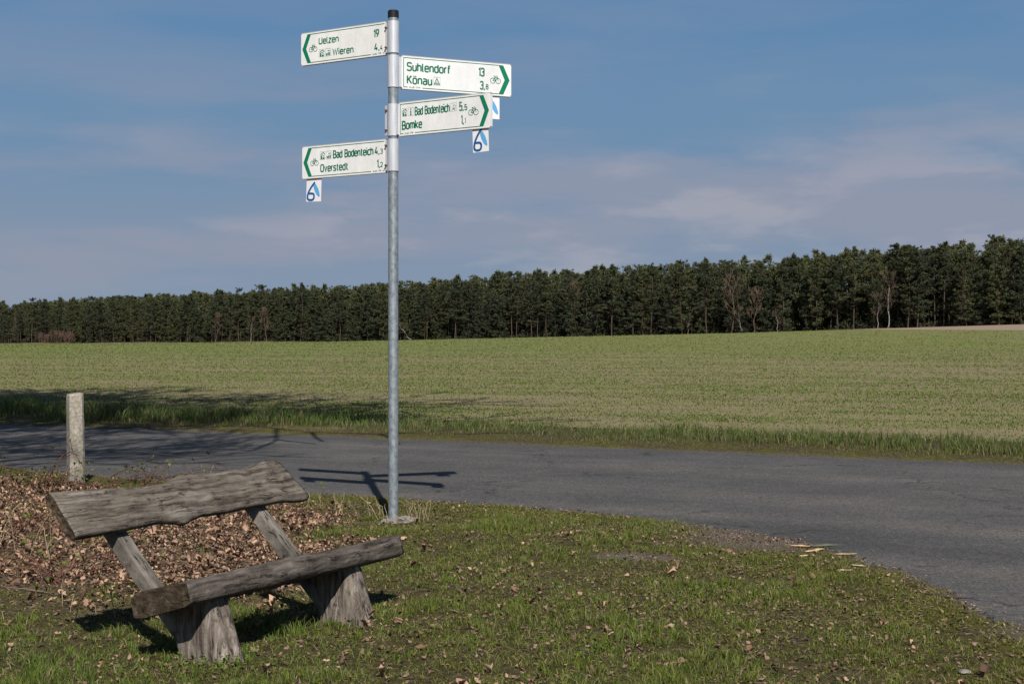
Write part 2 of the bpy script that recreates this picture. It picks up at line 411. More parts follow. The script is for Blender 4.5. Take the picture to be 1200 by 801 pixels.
# cover masks: litter, moss, sand (what the ground there is made of)
def cover(x, y):
    d = edge_dist(x, y)
    n = fbm(x*1.1, y*1.1, 31); n2 = fbm(x*3.1, y*3.1, 33)
    lit = sst(.0, .6, (-1.15-.12*(y-9)+(n-.5)*2.4)-x)*sst(7.2, 8.1, y+.35*(x+2)+(n2-.5)*1.2)*sst(.45, 1.5, d+(n2-.5)*1.2)
    moss = sst(.42, .62, n2+.10*sst(0, 3, x)*(y < 16))*sst(1.6, .0, d)*.95
    sand = sst(.26, .06, d+(n2-.5)*.25)*np.where(y > far_y(x)-.5, .35, 1.0)
    gx = sst(1.0, .1, np.abs(d-.25+(n2-.5)*.5))*sst(1.0, 1.5, x)*sst(3.3, 2.2, x)*sst(9.2, 9.8, y)*(y < 14)     # gravel washed off the bend
    patch = sst(1.0, .6, np.hypot((x-.80)/.32, (y-9.28)/.22)+(n2-.5)*.6)
    sand = np.clip(np.maximum(np.maximum(sand*(.75 if True else 1), gx), patch), 0, 1)
    return lit, moss, sand

gx_ = axis(-6.6, 4.6, .095, -4000, 4000, 1.14); gy_ = axis(4.2, 26, .095, -600, 6000, 1.12)
X, Y = np.meshgrid(gx_, gy_)
Z = ground_z(X, Y)
lit, moss, sand = cover(X, Y)
V = np.stack([X, Y, Z], -1).reshape(-1, 3)
link('ground', mesh_np('ground', V, grid_faces(len(gx_), len(gy_)), M['ground'], np.stack([lit, moss, sand], -1).reshape(-1, 3), True))['kind'] = 'structure'

# road: one flat sheet a little wider than the carriageway; the verge overlaps and frays its edge
bm = bmesh.new()
def off(P, dx, dy): return [(p[0]+dx, p[1]+dy) for p in P]
ring = off(FAR, .25, .5)+off(RIGHT[::-1], .3, -.3)+[(p[0]-.35, p[1]-.35) if p[1] > 9.6 else (p[0]-.5, p[1]) for p in NEAR[::-1]]
vs = [bm.verts.new((p[0], p[1], 0.0)) for p in ring]
f = bm.faces.new(vs); bmesh.ops.triangulate(bm, faces=[f])
for f in bm.faces:
    f.normal_update()
    if f.normal.z < 0: f.normal_flip()
bm_obj('road', bm, M['asphalt'])['kind'] = 'structure'

# sown field and the strip of bare soil before the wood
def sheet(name, xs, t0, t1, nrow, mat, lift, colf=None):
    """a sheet between two boundary lines y=t0(x) and y=t1(x)"""
    tt = np.linspace(0, 1, nrow)**2.0
    Xs, T = np.meshgrid(xs, tt)
    Ys = t0(Xs)*(1-T)+t1(Xs)*T
    Zs = terrain(Xs, Ys)+lift
    c = None
    if colf is not None: c = np.repeat(colf(Xs, Ys).reshape(-1, 1), 3, 1)
    V = np.stack([Xs, Ys, Zs], -1).reshape(-1, 3)
    o = link(name, mesh_np(name, V, grid_faces(len(xs), nrow), mat, c, True)); o['kind'] = 'structure'; return o
def wood_y(x): return FL0[1]+(x-FL0[0])*FLN[0]/-FLN[1]
xs = axis(-60, 60, 1.5, -700, 420, 1.12)
sheet('field', xs, lambda x: far_y(x)+(VERGE+.2)/.88+.25*np.sin(x*1.3)*0, lambda x: np.maximum(wood_y(x)-2, far_y(x)+20), 160, M['field'], .0,
      lambda x, y: .24+.20*sst(40, 170, y)+.0*x)
sheet('bare_soil_strip', axis(-70, 150, 2, -120, 420, 1.2), lambda x: wood_y(x)-2-np.interp(x, [-120, -60, 20, 60, 110, 420], [1, 3, 8, 26, 85, 260]),
      lambda x: wood_y(x)-1, 40, M['bare'], .035)

# ------------------------------------------------------------------ signpost
PB = Vector((-.93, 11.14, 0.0)); PB.z = gz(PB.x, PB.y)-.005
post = tag(empty('signpost', PB), 'tall galvanised signpost with four white and green cycle route arms', 'signpost')
def tube_bm(r, z0, z1, n=28, cap=True):
    bm = bmesh.new()
    a = [bm.verts.new((r*math.cos(2*math.pi*i/n), r*math.sin(2*math.pi*i/n), z0)) for i in range(n)]
    b = [bm.verts.new((r*math.cos(2*math.pi*i/n), r*math.sin(2*math.pi*i/n), z1)) for i in range(n)]
    for i in range(n): bm.faces.new((a[i], a[(i+1) % n], b[(i+1) % n], b[i]))
    for f in (bm.faces.new(a[::-1]), bm.faces.new(b)):
        for e in f.edges: e.smooth = False
    return bm
def add_box(bm, x0, x1, y0, y1, z0, z1):
    v = [bm.verts.new((x, y, z)) for z in (z0, z1) for y in (y0, y1) for x in (x0, x1)]
    for q in ((0, 2, 3, 1), (4, 5, 7, 6), (0, 1, 5, 4), (2, 6, 7, 3), (0, 4, 6, 2), (1, 3, 7, 5)): bm.faces.new([v[i] for i in q])
def zpx(y): return CAM_H+(398-y)/149.6-PB.z
PR = .0395
bm_obj('pole', tube_bm(PR, -.15, zpx(19)), M['galv'], post, smooth=False)
for p in bpy.data.objects['pole'].data.polygons:
    if len(p.vertices) == 4: p.use_smooth = True
bm = tube_bm(PR+.004, zpx(21), zpx(12.6), 28); bmesh.ops.bevel(bm, geom=[e for e in bm.edges if abs(e.verts[0].co.z-e.verts[1].co.z) < 1e-5 and e.verts[0].co.z > zpx(15)], offset=.006, segments=2, affect='EDGES')
bm_obj('cap', bm, M['black'], post)
# concrete footing, broken lump at the foot of the pole
bm = bmesh.new(); bmesh.ops.create_icosphere(bm, subdivisions=3, radius=1)
for v in bm.verts:
    k = 1+.35*(float(fbm(np.array([v.co.x*1.7+9]), np.array([v.co.y*1.7+v.co.z+4]), 3)[0])-.5)*2
    k *= 1+.25*math.sin(v.co.x*5+v.co.y*3)*math.cos(v.co.y*6)
    v.co = Vector((v.co.x*.135*k+.06, v.co.y*.10*k-.04, max(-.03, v.co.z*.060*k)-.006))
bm_obj('footing', bm, M['footing'], post, smooth=False)

# ---- stroke lettering in the manner of a traffic typeface
def rpath(pts, r=.2, closed=False, seg=5):
    P = [(p[0], p[1]) for p in pts]; rad = [p[2] if len(p) > 2 else r for p in pts]
    out = []; n = len(P)
    for i in range(n):
        if not closed and (i == 0 or i == n-1): out.append(P[i]); continue
        a, b, c = np.array(P[i-1]), np.array(P[i]), np.array(P[(i+1) % n])
        la = np.linalg.norm(a-b); lc = np.linalg.norm(c-b); q = min(rad[i], la*.5 if (closed or 0 < i-1) else la, lc*.5 if (closed or i+1 < n-1) else lc)
        if q < 1e-4: out.append(tuple(b)); continue
        p0 = b+(a-b)/la*q; p2 = b+(c-b)/lc*q
        for t in np.linspace(0, 1, seg+1): out.append(tuple((1-t)**2*p0+2*t*(1-t)*b+t*t*p2))
    return out, closed
X_H = .72
def g(*s): return s
GL = {
 'U': (.52, [[(0, 1), (0, 0), (.52, 0), (.52, 1)]]), 'O': (.54, ['c', [(0, 0), (.54, 0), (.54, 1), (0, 1)]]),
 'W': (.80, [[(0, 1), (.2, 0, 0), (.4, .9, 0), (.6, 0, 0), (.8, 1)]]), 'S': (.5, [[(.5, .84), (.5, 1, .2), (0, 1), (0, .53), (.5, .53), (.5, 0), (0, 0), (0, .16)]]),
 'K': (.5, [[(0, 0), (0, 1)], [(.5, 1), (.02, .42)], [(.16, .56), (.52, 0)]]), 'B': (.5, [[(0, .5), (.48, .5), (.48, 1), (0, 1, 0), (0, 0, 0), (.52, 0), (.52, .5), (.3, .5)]]),
 'e': (.44, [[(.02, .37), (.44, .37, 0), (.44, .72), (0, .72), (0, 0), (.42, 0), (.42, .1)]]), 'l': (.11, [[(0, 1), (0, 0), (.13, 0)]]),
 'z': (.38, [[(0, .72), (.38, .72, 0), (0, 0, 0), (.38, 0)]]), 'n': (.42, [[(0, 0), (0, .72)], [(0, .5), (0, .72, .2), (.42, .72), (.42, 0)]]),
 'i': (.04, [[(.02, 0), (.02, .72)], [(.02, .9), (.02, 1.03)]]), 'r': (.22, [[(0, 0), (0, .72)], [(0, .5), (0, .72), (.25, .71)]]),
 'u': (.42, [[(0, .72), (0, 0), (.42, 0), (.42, .3)], [(.42, 0), (.42, .72)]]), 'h': (.42, [[(0, 0), (0, 1)], [(0, .5), (0, .72), (.42, .72), (.42, 0)]]),
 'd': (.43, [[(.43, 0), (.43, 1)], 'c', [(0, 0), (.43, 0), (.43, .72), (0, .72)]]), 'o': (.44, ['c', [(0, 0), (.44, 0), (.44, .72), (0, .72)]]),
 'f': (.28, [[(.09, 0), (.09, 1), (.3, 1)], [(0, .70), (.27, .70)]]), 'ö': (.44, ['c', [(0, 0), (.44, 0), (.44, .72), (0, .72)], [(.11, .9), (.11, 1.03)], [(.33, .9), (.33, 1.03)]]),
 'a': (.42, [[(.03, .66), (.03, .72, .1), (.42, .72), (.42, 0)], [(.42, .42), (0, .42), (0, 0), (.42, 0), (.42, .2)]]),
 't': (.28, [[(.09, .95), (.09, 0), (.28, 0)], [(0, .70), (.27, .70)]]), 'c': (.40, [[(.4, .6), (.4, .72), (0, .72), (0, 0), (.4, 0), (.4, .12)]]),
 'm': (.68, [[(0, 0), (0, .72)], [(0, .5), (0, .72), (.34, .72), (.34, 0)], [(.34, .5), (.34, .72), (.68, .72), (.68, 0)]]), 'k': (.42, [[(0, 0), (0, 1)], [(.4, .72), (.02, .28)], [(.13, .4), (.43, 0)]]),
 'v': (.42, [[(0, .72), (.21, 0, 0), (.42, .72)]]), 's': (.38, [[(.38, .6), (.38, .72), (0, .72), (0, .37), (.38, .37), (.38, 0), (0, 0), (0, .12)]]),
 'A': (.52, [[(0, 0), (.26, 1, 0), (.52, 0)], [(.1, .3), (.42, .3)]]), 'E': (.44, [[(.44, 1), (0, 1, 0), (0, 0, 0), (.44, 0)], [(0, .5), (.4, .5)]]), '-': (.25, [[(0, .45), (.25, .45)]]),
 '1': (.22, [[(0, .8), (.2, 1, 0), (.2, 0)]]), '2': (.46, [[(0, .8), (0, 1), (.46, 1), (.46, .5), (0, 0, 0), (.46, 0)]]), '3': (.46, [[(0, .84), (0, 1), (.46, 1), (.46, .53), (.15, .53, 0), (.46, .53), (.46, 0), (0, 0), (0, .16)]]),
 '4': (.48, [[(.24, 1), (0, .25, 0), (.48, .25)], [(.36, .48), (.36, 0)]]), '5': (.46, [[(.42, 1), (.02, 1, 0), (0, .5, 0), (.46, .62), (.46, 0), (0, 0), (0, .14)]]),
 '6': (.48, [[(.3, 1), (0, .45), (0, 0), (.48, 0), (.48, .55), (.02, .55)]]), '7': (.44, [[(0, 1), (.44, 1, 0), (.14, 0)]]),
 '8': (.46, ['c', [(.02, .53), (.44, .53), (.44, 1), (.02, 1)], 'c', [(0, 0), (.46, 0), (.46, .53), (0, .53)]]), '9': (.46, [[(.14, 0), (.46, .5), (.46, 1), (0, 1), (0, .45), (.44, .45)]]),
 ',': (.08, [[(.07, .08), (.01, -.12)]]),
}
class Ink:
    """flat print: collects strokes and filled shapes in panel units (x right, z up)"""
    def __init__(s): s.V = []; s.F = []
    def stroke(s, pts, wd, closed=False):
        P = np.array(pts, float)
        keep = [0]
        for i in range(1, len(P)):
            if np.linalg.norm(P[i]-P[keep[-1]]) > 1e-6: keep.append(i)
        P = P[keep]
        if closed and np.linalg.norm(P[0]-P[-1]) < 1e-6: P = P[:-1]
        n = len(P); L = []
        for i in range(n):
            a = P[i-1] if (closed or i > 0) else None; c = P[(i+1) % n] if (closed or i < n-1) else None
            d0 = (P[i]-a)/np.linalg.norm(P[i]-a) if a is not None else None
            d1 = (c-P[i])/np.linalg.norm(c-P[i]) if c is not None else None
            if d0 is None: d0 = d1
            if d1 is None: d1 = d0
            n0 = np.array([-d0[1], d0[0]]); n1 = np.array([-d1[1], d1[0]]); m = n0+n1; q = np.linalg.norm(m)
            m = n0 if q < .3 else m/q
            k = min(1/max(m@n0, .4), 2.0)
            L.append((P[i]+m*wd/2*k, P[i]-m*wd/2*k))
        b = len(s.V)
        for u, v in L: s.V += [tuple(u), tuple(v)]
        for i in range(n if closed else n-1):
            j = (i+1) % n; s.F.append((b+2*i, b+2*i+1, b+2*j+1, b+2*j))
    def fill(s, pts):
        b = len(s.V); s.V += [tuple(p) for p in pts]; s.F.append(tuple(range(b, b+len(pts))))
    def ring(s, cx, cy, r, wd, n=18, ry=None):
        ry = ry or r
        s.stroke([(cx+r*math.cos(2*math.pi*i/n), cy+ry*math.sin(2*math.pi*i/n)) for i in range(n)], wd, True)
    def text(s, t, x0, x1, z0, h, wd=.15, gap=.21):
        adv = []; x = 0
        for i, ch in enumerate(t):
            if ch == ' ': x += .40; continue
            sc = 1.0
            adv.append((ch, x, sc)); x += GL[ch][0]+gap
        tot = x-gap; kx = (x1-x0)/tot; wd = wd*min(1.0, max(.82, 1.22*kx/h))
        for ch, gx0, sc in adv:
            cl = False
            for st in GL[ch][1]:
                if st == 'c': cl = True; continue
                p, c = rpath(st, .21, cl); cl = False
                s.stroke([(x0+(gx0+a)*kx, z0+b*h) for a, b in p], wd*h, c)
    def obj(s, name, mat, parent, y):
        me = bpy.data.meshes.new(name); me.from_pydata([(v[0], y, v[1]) for v in s.V], [], s.F); me.materials.append(mat)
        return link(name, me, parent)

def bike(ink, x0, x1, zc, k=1.0):
    wx = x1-x0; r = wx*.235; zw = zc-r*.55; t = .0042
    ax, bx = x0+r, x1-r
    ink.ring(ax, zw, r, t); ink.ring(bx, zw, r, t)
    m = (ax+bx)/2
    sx, hx = (ax*.62+bx*.38), (bx*.86+ax*.14)
    for p in ([(ax, zw), (m, zw-.1*r), (hx, zw+1.25*r), (sx, zw+1.25*r), (ax, zw)], [(m, zw-.1*r), (sx-.1*r, zw+1.75*r)], [(bx, zw), (hx-.05*r, zw+1.7*r), (hx-.5*r, zw+1.95*r)], [(sx-.5*r, zw+1.8*r), (sx+.35*r, zw+1.75*r)]):
        ink.stroke(p, t*1.15)
def icon(ink, kind, x0, x1, z0, z1):
    W_ = x1-x0; H = z1-z0
    ink.stroke([(x0, z0), (x1, z0), (x1, z1), (x0, z1)], .0013, True)
    q = lambda a, b: (x0+a*W_, z0+b*H)
    if kind == 'town':
        ink.stroke([q(.1, .55), q(.35, .8), q(.75, .85), q(.92, .6)], .006); ink.stroke([q(.4, .6), q(.7, .5), q(.85, .3)], .005)
        ink.fill([q(.12, .05), q(.42, .05), q(.42, .5), q(.12, .5)]); ink.fill([q(.5, .05), q(.9, .05), q(.9, .22), q(.5, .3)])
    elif kind == 'train':
        for a in (.1, .38, .66): ink.fill([q(a, .1), q(a+.22, .1), q(a+.22, .1+.3+.2*(a > .3)), q(a, .38)])
        ink.stroke([q(.4, .7), q(.9, .72)], .005)
    elif kind == 'info':
        ink.stroke([q(.5, .12), q(.5, .6)], .010); ink.stroke([q(.5, .72), q(.5, .88)], .010); ink.stroke([q(.34, .12), q(.66, .12)], .005); ink.stroke([q(.36, .58), q(.5, .58)], .005)
    elif kind == 'tent':
        ink.stroke([q(.12, .15), q(.5, .85), q(.88, .15)], .007, True); ink.stroke([q(.4, .15), q(.5, .45), q(.6, .15)], .004)
    elif kind == 'bath':
        ink.ring(x0+.6*W_, z0+.55*H, .24*W_, .003); ink.stroke([q(.2, .2), q(.45, .3), q(.8, .15)], .004)

PH, PT = .258, .026
def sign_arm(zc, d, side, mat, look, label, plaque, PL=.86):
    """d: direction the arm points; side: -1 arrow on the reading left, +1 on the reading right"""
    d = Vector((d[0], d[1], 0)).normalized()
    rd = d*side                                   # reading direction
    start = .062
    o0 = d*(start+PL) if side < 0 else d*start    # reading-left end, relative to the pole axis
    ang = math.atan2(rd.y, rd.x)
    bm = bmesh.new(); add_box(bm, 0, PL, -PT/2, PT/2, 0, PH)
    bmesh.ops.bevel(bm, geom=[e for e in bm.edges if abs(e.verts[0].co.y-e.verts[1].co.y) > .01], offset=.008, segments=2, affect='EDGES')
    p = bm_obj('sign_panel', bm, mat, post, (o0.x, o0.y, zc-PH/2), ang)
    p['label'] = label
    bm = bmesh.new()
    for (a, b, c, e) in ((.004, PL-.004, -.0035, .0), (.004, PL-.004, PH, PH+.0035)): add_box(bm, a, b, -PT/2-.001, PT/2+.001, c, e)
    bm_obj('edge_profile', bm, M['panel_edge'], p)
    y = -PT/2-.0012
    U = lambda f: f*PL
    Vv = lambda f: f*PH
    # chevron
    ck = Ink()
    if side < 0: xa, xb, xt, xi = .078, .122, .016, .062
    else: xa, xb, xt, xi = .925, .881, .984, .938
    ck.fill([(U(xa), Vv(.955)), (U(xt), Vv(.5)), (U(xi), Vv(.5)), (U(xb), Vv(.955))][::side]); ck.fill([(U(xt), Vv(.5)), (U(xa), Vv(.045)), (U(xb), Vv(.045)), (U(xi), Vv(.5))][::side])
    ck.obj('arrow', M['green'], p, y)
    bk = Ink(); t = .0052
    gaps = (.075, .175) if side > 0 else (.83, .945)
    if side > 0:
        bk.stroke([(U(xb), Vv(.945)), (U(.02), Vv(.945)), (U(.02), Vv(.055)), (U(.055), Vv(.055))], t); bk.stroke([(U(.185), Vv(.055)), (U(xb), Vv(.055))], t)
        tx = (.07, .165)
    else:
        bk.stroke([(U(xb), Vv(.945)), (U(.985), Vv(.945))], t); bk.stroke([(U(xb), Vv(.055)), (U(.83), Vv(.055))], t); bk.stroke([(U(.965), Vv(.055)), (U(.985), Vv(.055))], t)
        tx = (.85, .945)
    bk.obj('border', M['greend'], p, y)
    cd_ = Ink(); cd_.text('AUE-179', U(tx[0]), U(tx[1]), Vv(.035), Vv(.045), .2); cd_.obj('number_code', M['greend'], p, y)
    b_ = Ink(); bx = look['bike']; bike(b_, U(bx[0]), U(bx[1]), Vv(bx[2])); b_.obj('bicycle_symbol', M['greend'], p, y)
    for (s_, x0, x1, z0, z1) in look['text']:
        k = Ink(); k.text(s_, U(x0)+.008, U(x1)-.006, Vv(z0), Vv(z1-z0), .195); k.obj('lettering', M['greend'], p, y)
    for (s_, x0, x1, z0, z1) in look.get('icons', ()):
        k = Ink(); icon(k, s_, U(x0), U(x1), Vv(z0), Vv(z1)); k.obj('pictogram', M['greend'], p, y)
    # clamp: sleeve round the pole, flange and bolts
    sl = bm_obj('clamp', tube_bm(PR+.0065, zc-PH/2+.004, zc+PH/2-.004, 28), M['alu'], post)
    for q in sl.data.polygons: q.use_smooth = len(q.vertices) == 4
    bm = bmesh.new(); add_box(bm, .040, .0615, -.019, .019, zc-PH/2+.012, zc+PH/2-.012)
    fl = bm_obj('flange', bm, M['alu'], sl, (0, 0, 0), math.atan2(d.y, d.x))
    opp = -1 if True else 1
    bm = bmesh.new(); add_box(bm, -.066, -.036, -.020, .020, zc-PH/2+.012, zc+PH/2-.012)
    if side > 0 and d.y < 0: bm_obj('flange', bm, M['alu'], sl, (0, 0, 0), math.atan2(d.y, d.x))
    else: bm.free()
    bd = d*.054 if side < 0 else d*-.052
    nrm = Vector((rd.y, -rd.x, 0))
    for zz in ((zc+PH*.30, zc-PH*.30) if not (side > 0 and d.y > 0) else ()):
        bm = bmesh.new(); bmesh.ops.create_cone(bm, cap_ends=True, segments=6, radius1=.0095, radius2=.0085, depth=.016, matrix=Matrix.Rotation(math.pi/2, 4, 'X'))
        c = bd+nrm*.026
        bm_obj('bolt', bm, M['bolt'], sl, (c.x, c.y, zz), ang)
    if plaque:
        x0, x1, h, tl = plaque
        bm = bmesh.new(); add_box(bm, U(x0), U(x1), -.002, .002, -h, .012)
        pq = bm_obj('route_plaque', bm, M['plaque'], p, (0, .0, -.004)); pq.rotation_euler = (0, tl, 0)
        pw = U(x1)-U(x0); cx = U(x0); yy = -.0034
        q = lambda a, b: (cx+a*pw, -h+b*(h+.0))
        k = Ink(); k.fill([q(.52, .80), q(.66, .76), q(.80, .58), q(.90, .38), q(.93, .24), q(.86, .20), q(.70, .30), q(.56, .48), q(.48, .66)][::-1]); k.obj('emblem', M['lblue'], pq, yy+.0006)
        k = Ink(); k.stroke(rpath([(cx+.58*pw, -h+.86*h), (cx+.30*pw, -h+.62*h), (cx+.10*pw, -h+.34*h), (cx+.08*pw, -h+.08*h), (cx+.52*pw, -h+.06*h), (cx+.56*pw, -h+.36*h), (cx+.18*pw, -h+.36*h)], .05)[0], .017)
        k.obj('route_number', M['blue'], pq, yy)
    return p
S1 = dict(bike=(.10, .195, .50), text=[('Uelzen', .21, .455, .60, .79), ('Wieren', .375, .63, .20, .39), ('19', .855, .925, .575, .79), ('4,', .865, .93, .165, .375), ('4', .93, .968, .165, .30)], icons=[('town', .22, .282, .19, .42), ('train', .295, .362, .19, .42)])
S2 = dict(bike=(.805, .90, .50), text=[('Suhlendorf', .045, .44, .565, .80), ('Könau', .045, .275, .17, .405), ('13', .69, .752, .575, .81), ('3,', .705, .757, .165, .40), ('8', .757, .79, .175, .32)], icons=[('tent', .287, .346, .175, .425)])
S3 = dict(bike=(.77, .872, .525), text=[('Bad Bodenteich', .178, .57, .58, .81), ('Bomke', .034, .266, .19, .42), ('5,', .666, .72, .575, .81), ('5', .72, .758, .58, .73), ('1,', .683, .722, .18, .42), ('1', .722, .744, .19, .335)], icons=[('town', .04, .096, .575, .81), ('info', .11, .167, .575, .81), ('bath', .578, .64, .575, .815)])
S4 = dict(bike=(.105, .20, .50), text=[('Bad Bodenteich', .374, .858, .575, .79), ('Overstedt', .22, .562, .18, .39), ('4,', .868, .930, .575, .79), ('3', .930, .968, .58, .715), ('1,', .89, .935, .17, .385), ('2', .930, .968, .18, .31)], icons=[('town', .22, .282, .555, .80), ('train', .295, .36, .555, .80)])
sign_arm(zpx(44.0), (-.851, .525), -1, M['panel_a'], S1, 'topmost arm pointing left with grey grime streaks', None)
sign_arm(zpx(84.0), (.917, .40), 1, M['panel_b'], S2, 'bright white arm pointing right and away', (.735, .895, .185, 0), .94)
sign_arm(zpx(141.0), (.842, -.538), 1, M['panel_a'], S3, 'arm pointing right and towards the viewer, with plaque below', (.80, .965, .20, R(-2)))
sign_arm(zpx(182.0), (-.843, .537), -1, M['panel_a'], S4, 'lowest arm pointing left with plaque below its tip', (.045, .225, .182, R(2)))

# ------------------------------------------------------------------ bench: x along the bench, y to the back, z up
B0 = Vector((-1.377, 6.14, 0)); BANG = math.atan2(.869, .494)
bench = tag(empty('bench', (B0.x, B0.y, -.012), BANG), 'rustic weathered wooden bench of rough planks, leaning back in the grass', 'bench')
def plank(name, s0, s1, a_lo, a_hi, th, org, ua, un, mat, seed, amp=.006, ns=90, na=12, end_skew=(0, 0), parent=bench, th_edge=.55):
    """rough board; a runs across it from a_lo(s) to a_hi(s) along ua (y,z), thickness along un"""
    ss = np.linspace(0, 1, ns); rings = []
    prof = []
    for t in np.linspace(0, 1, na): prof.append((t, 1.0))
    prof.append((1.0+.012, .5))
    for t in np.linspace(1, 0, na): prof.append((t, 0.0))
    prof.append((-.012, .5))
    prof = np.array(prof); K = len(prof)
    V = np.zeros((ns, K, 3))
    for i, t in enumerate(ss):
        s = s0+(s1-s0)*t; lo = a_lo(s); hi = a_hi(s)
        a = lo+(hi-lo)*prof[:, 0]; h = prof[:, 1]*th
        rnd = np.minimum(np.abs(prof[:, 0]), np.abs(1-prof[:, 0]))
        h = np.where(rnd < .05, (prof[:, 1]-.5)*th*(1-.22*(1-rnd/.05))+th*.5, h)
        nz = (fbm(np.full(K, s*3.0)+seed, a*22, seed)-.5)*2*amp+(fbm(np.full(K, s*.9)+seed, a*7, seed+5)-.5)*2*amp*1.6
        h = h+nz*(prof[:, 1] > .4)
        a2 = a+(fbm(np.full(K, s*7), prof[:, 1]*3, seed+9)-.5)*amp*1.2
        sk = end_skew[0]*(1-t)+end_skew[1]*t
        V[i, :, 0] = s+sk*(prof[:, 0]-.5)+((fbm(a*25, prof[:, 1]*2, seed+3)-.5)*.012 if i in (0, ns-1) else 0)
        V[i, :, 1] = org[0]+ua[0]*a2+un[0]*h; V[i, :, 2] = org[1]+ua[1]*a2+un[1]*h
    V = V.reshape(-1, 3)
    i = np.arange(ns*K).reshape(ns, K); j = np.roll(i, -1, 1)
    F = np.stack([i[:-1], i[1:], j[1:], j[:-1]], -1).reshape(-1, 4)
    me = mesh_np(name, V, F, mat, None, True)
    bm = bmesh.new(); bm.from_mesh(me); bm.verts.ensure_lookup_table()
    e = []
    for r in (0, ns-1):
        f = bm.faces.new([bm.verts[r*K+k] for k in range(K)]); f.smooth = False; f.material_index = 1; e.append(f)
    bmesh.ops.recalc_face_normals(bm, faces=bm.faces[:]); bm.to_mesh(me); bm.free()
    me.materials.append(M['endgrain'])
    return link(name, me, parent)
c16, s16 = math.cos(R(16.5)), math.sin(R(16.5))
wob = lambda s, k: .010*math.sin(s*6.1+k)+.006*math.sin(s*13+k*2)
seat = plank('seat', .0, 1.615, lambda s: wob(s, 1)*.8, lambda s: .355+wob(s, 3), .112, (0, .30), (c16, -s16), (s16, c16), M['seatw'], 3, .007, end_skew=(.0, .0))
seat['label'] = 'thick seat plank with a dark sawn end'
L45 = math.sqrt(.5)
def blo(s): return np.interp(s, [-.1, .0, .2, .42, .52, .56, .62, .72, .9, 1.1, 1.35, 1.5, 1.6], [-.006, -.004, .000, .010, -.008, -.026, -.006, .012, .008, .018, .022, .006, .020])
def bhi(s): return np.interp(s, [-.1, .0, .25, .45, .6, .72, .85, .95, 1.1, 1.25, 1.38, 1.46, 1.52, 1.6], [.250, .246, .230, .218, .226, .256, .264, .250, .252, .262, .278, .300, .288, .235])
plank('backrest', -.125, 1.55, blo, bhi, .042, (.60, .55), (L45, L45), (-L45, L45), M['plank'], 8, .0045, end_skew=(.015, -.035))
def batten(s, wd, dp):
    bm = bmesh.new(); n = 14
    rings = []
    # from the ground behind the leg up to the back plank
    p0 = np.array([.10, .03]); p1 = np.array([.80, .72])
    ax = (p1-p0)/np.linalg.norm(p1-p0); nn = np.array([-ax[1], ax[0]])
    for t in np.linspace(0, 1, n):
        c = p0+(p1-p0)*t
        rings.append([bm.verts.new((s+a*wd/2+.002*math.sin(t*9+s), c[0]-b*nn[0]*-dp, c[1]+b*nn[1]*dp)) for a, b in ((-1, -1), (1, -1), (1, -.45), (.93, -.40), (.93, -.0), (-.93, 0), (-1, -.06))])
    K = len(rings[0])
    for i in range(n-1):
        for k in range(K): bm.faces.new((rings[i][k], rings[i][(k+1) % K], rings[i+1][(k+1) % K], rings[i+1][k]))
    bm.faces.new(rings[0]); bm.faces.new(rings[-1][::-1])
    bmesh.ops.recalc_face_normals(bm, faces=bm.faces[:])
    return bm
for s in (.20, 1.22): bm_obj('back_support', batten(s, .075, .065), M['support'], bench)
def stump(s, wd, dp, seed, lean):
    """split-log leg: rounded block leaning back, flared foot, rough sides"""
    n = 36; rows = 16; V = np.zeros((rows, n, 3))
    for r in range(rows):
        t = r/(rows-1); z = -.06+t*.40
        for k in range(n):
            a = 2*math.pi*k/n; ca, sa = math.cos(a), math.sin(a)
            q = 1/((abs(ca)**5+abs(sa)**5)**.2)
            x = ca*q*wd/2*(1.0-.02*t); y = sa*q*dp/2*(1.02-.04*t)
            nn = (fbm(np.array([a*4.5+seed]), np.array([z*2.2]), seed)[0]-.5)*.020+(fbm(np.array([a*13+seed]), np.array([z*2.5]), seed+4)[0]-.5)*.011
            V[r, k] = (s+x+ca*nn, .100+y+sa*nn+lean*z, z)
    # the top follows the underside of the seat
    V[-1, :, 2] = .300-(V[-1, :, 1])*s16/c16+.004
    i = np.arange(rows*n).reshape(rows, n); j = np.roll(i, -1, 1)
    F = np.stack([i[:-1], j[:-1], j[1:], i[1:]], -1).reshape(-1, 4)
    me = mesh_np('leg', V.reshape(-1, 3), F, M['legw'], None, True)
    bm = bmesh.new(); bm.from_mesh(me); bm.verts.ensure_lookup_table(); bm.faces.new([bm.verts[(rows-1)*n+k] for k in range(n)]); bm.to_mesh(me); bm.free()
    return link('leg', me, bench)
stump(.235, .15, .29, 3, .36); stump(1.255, .15, .29, 7, .34)

# ------------------------------------------------------------------ concrete marker post
MP = Vector((-4.25, 13.86, 0)); MP.z = gz(MP.x, MP.y)
bm = bmesh.new(); hw = .071; rows = 14; rings = []
for r in range(rows):
    t = r/(rows-1); z = -.1+t*(.995-MP.z); c = .022; q = hw*(1.06-.10*t); ring_ = []
    for (sx, sy) in ((1, 1), (-1, 1), (-1, -1), (1, -1)):
        for (dx, dy) in (((0, 1), (1, 0)) if sx*sy > 0 else ((1, 0), (0, 1))):
            x = sx*(q-c*dx); y = sy*(q-c*dy)
            ring_.append(bm.verts.new((x+rng.normal()*.0012, y+rng.normal()*.0012, z+(.006*sx if r == rows-1 else 0))))
    rings.append(ring_)
for i in range(rows-1):
    for k in range(8): bm.faces.new((rings[i][k], rings[i][(k+1) % 8], rings[i+1][(k+1) % 8], rings[i+1][k]))
top = [bm.verts.new((v.co.x*.86, v.co.y*.86, v.co.z+.014)) for v in rings[-1]]
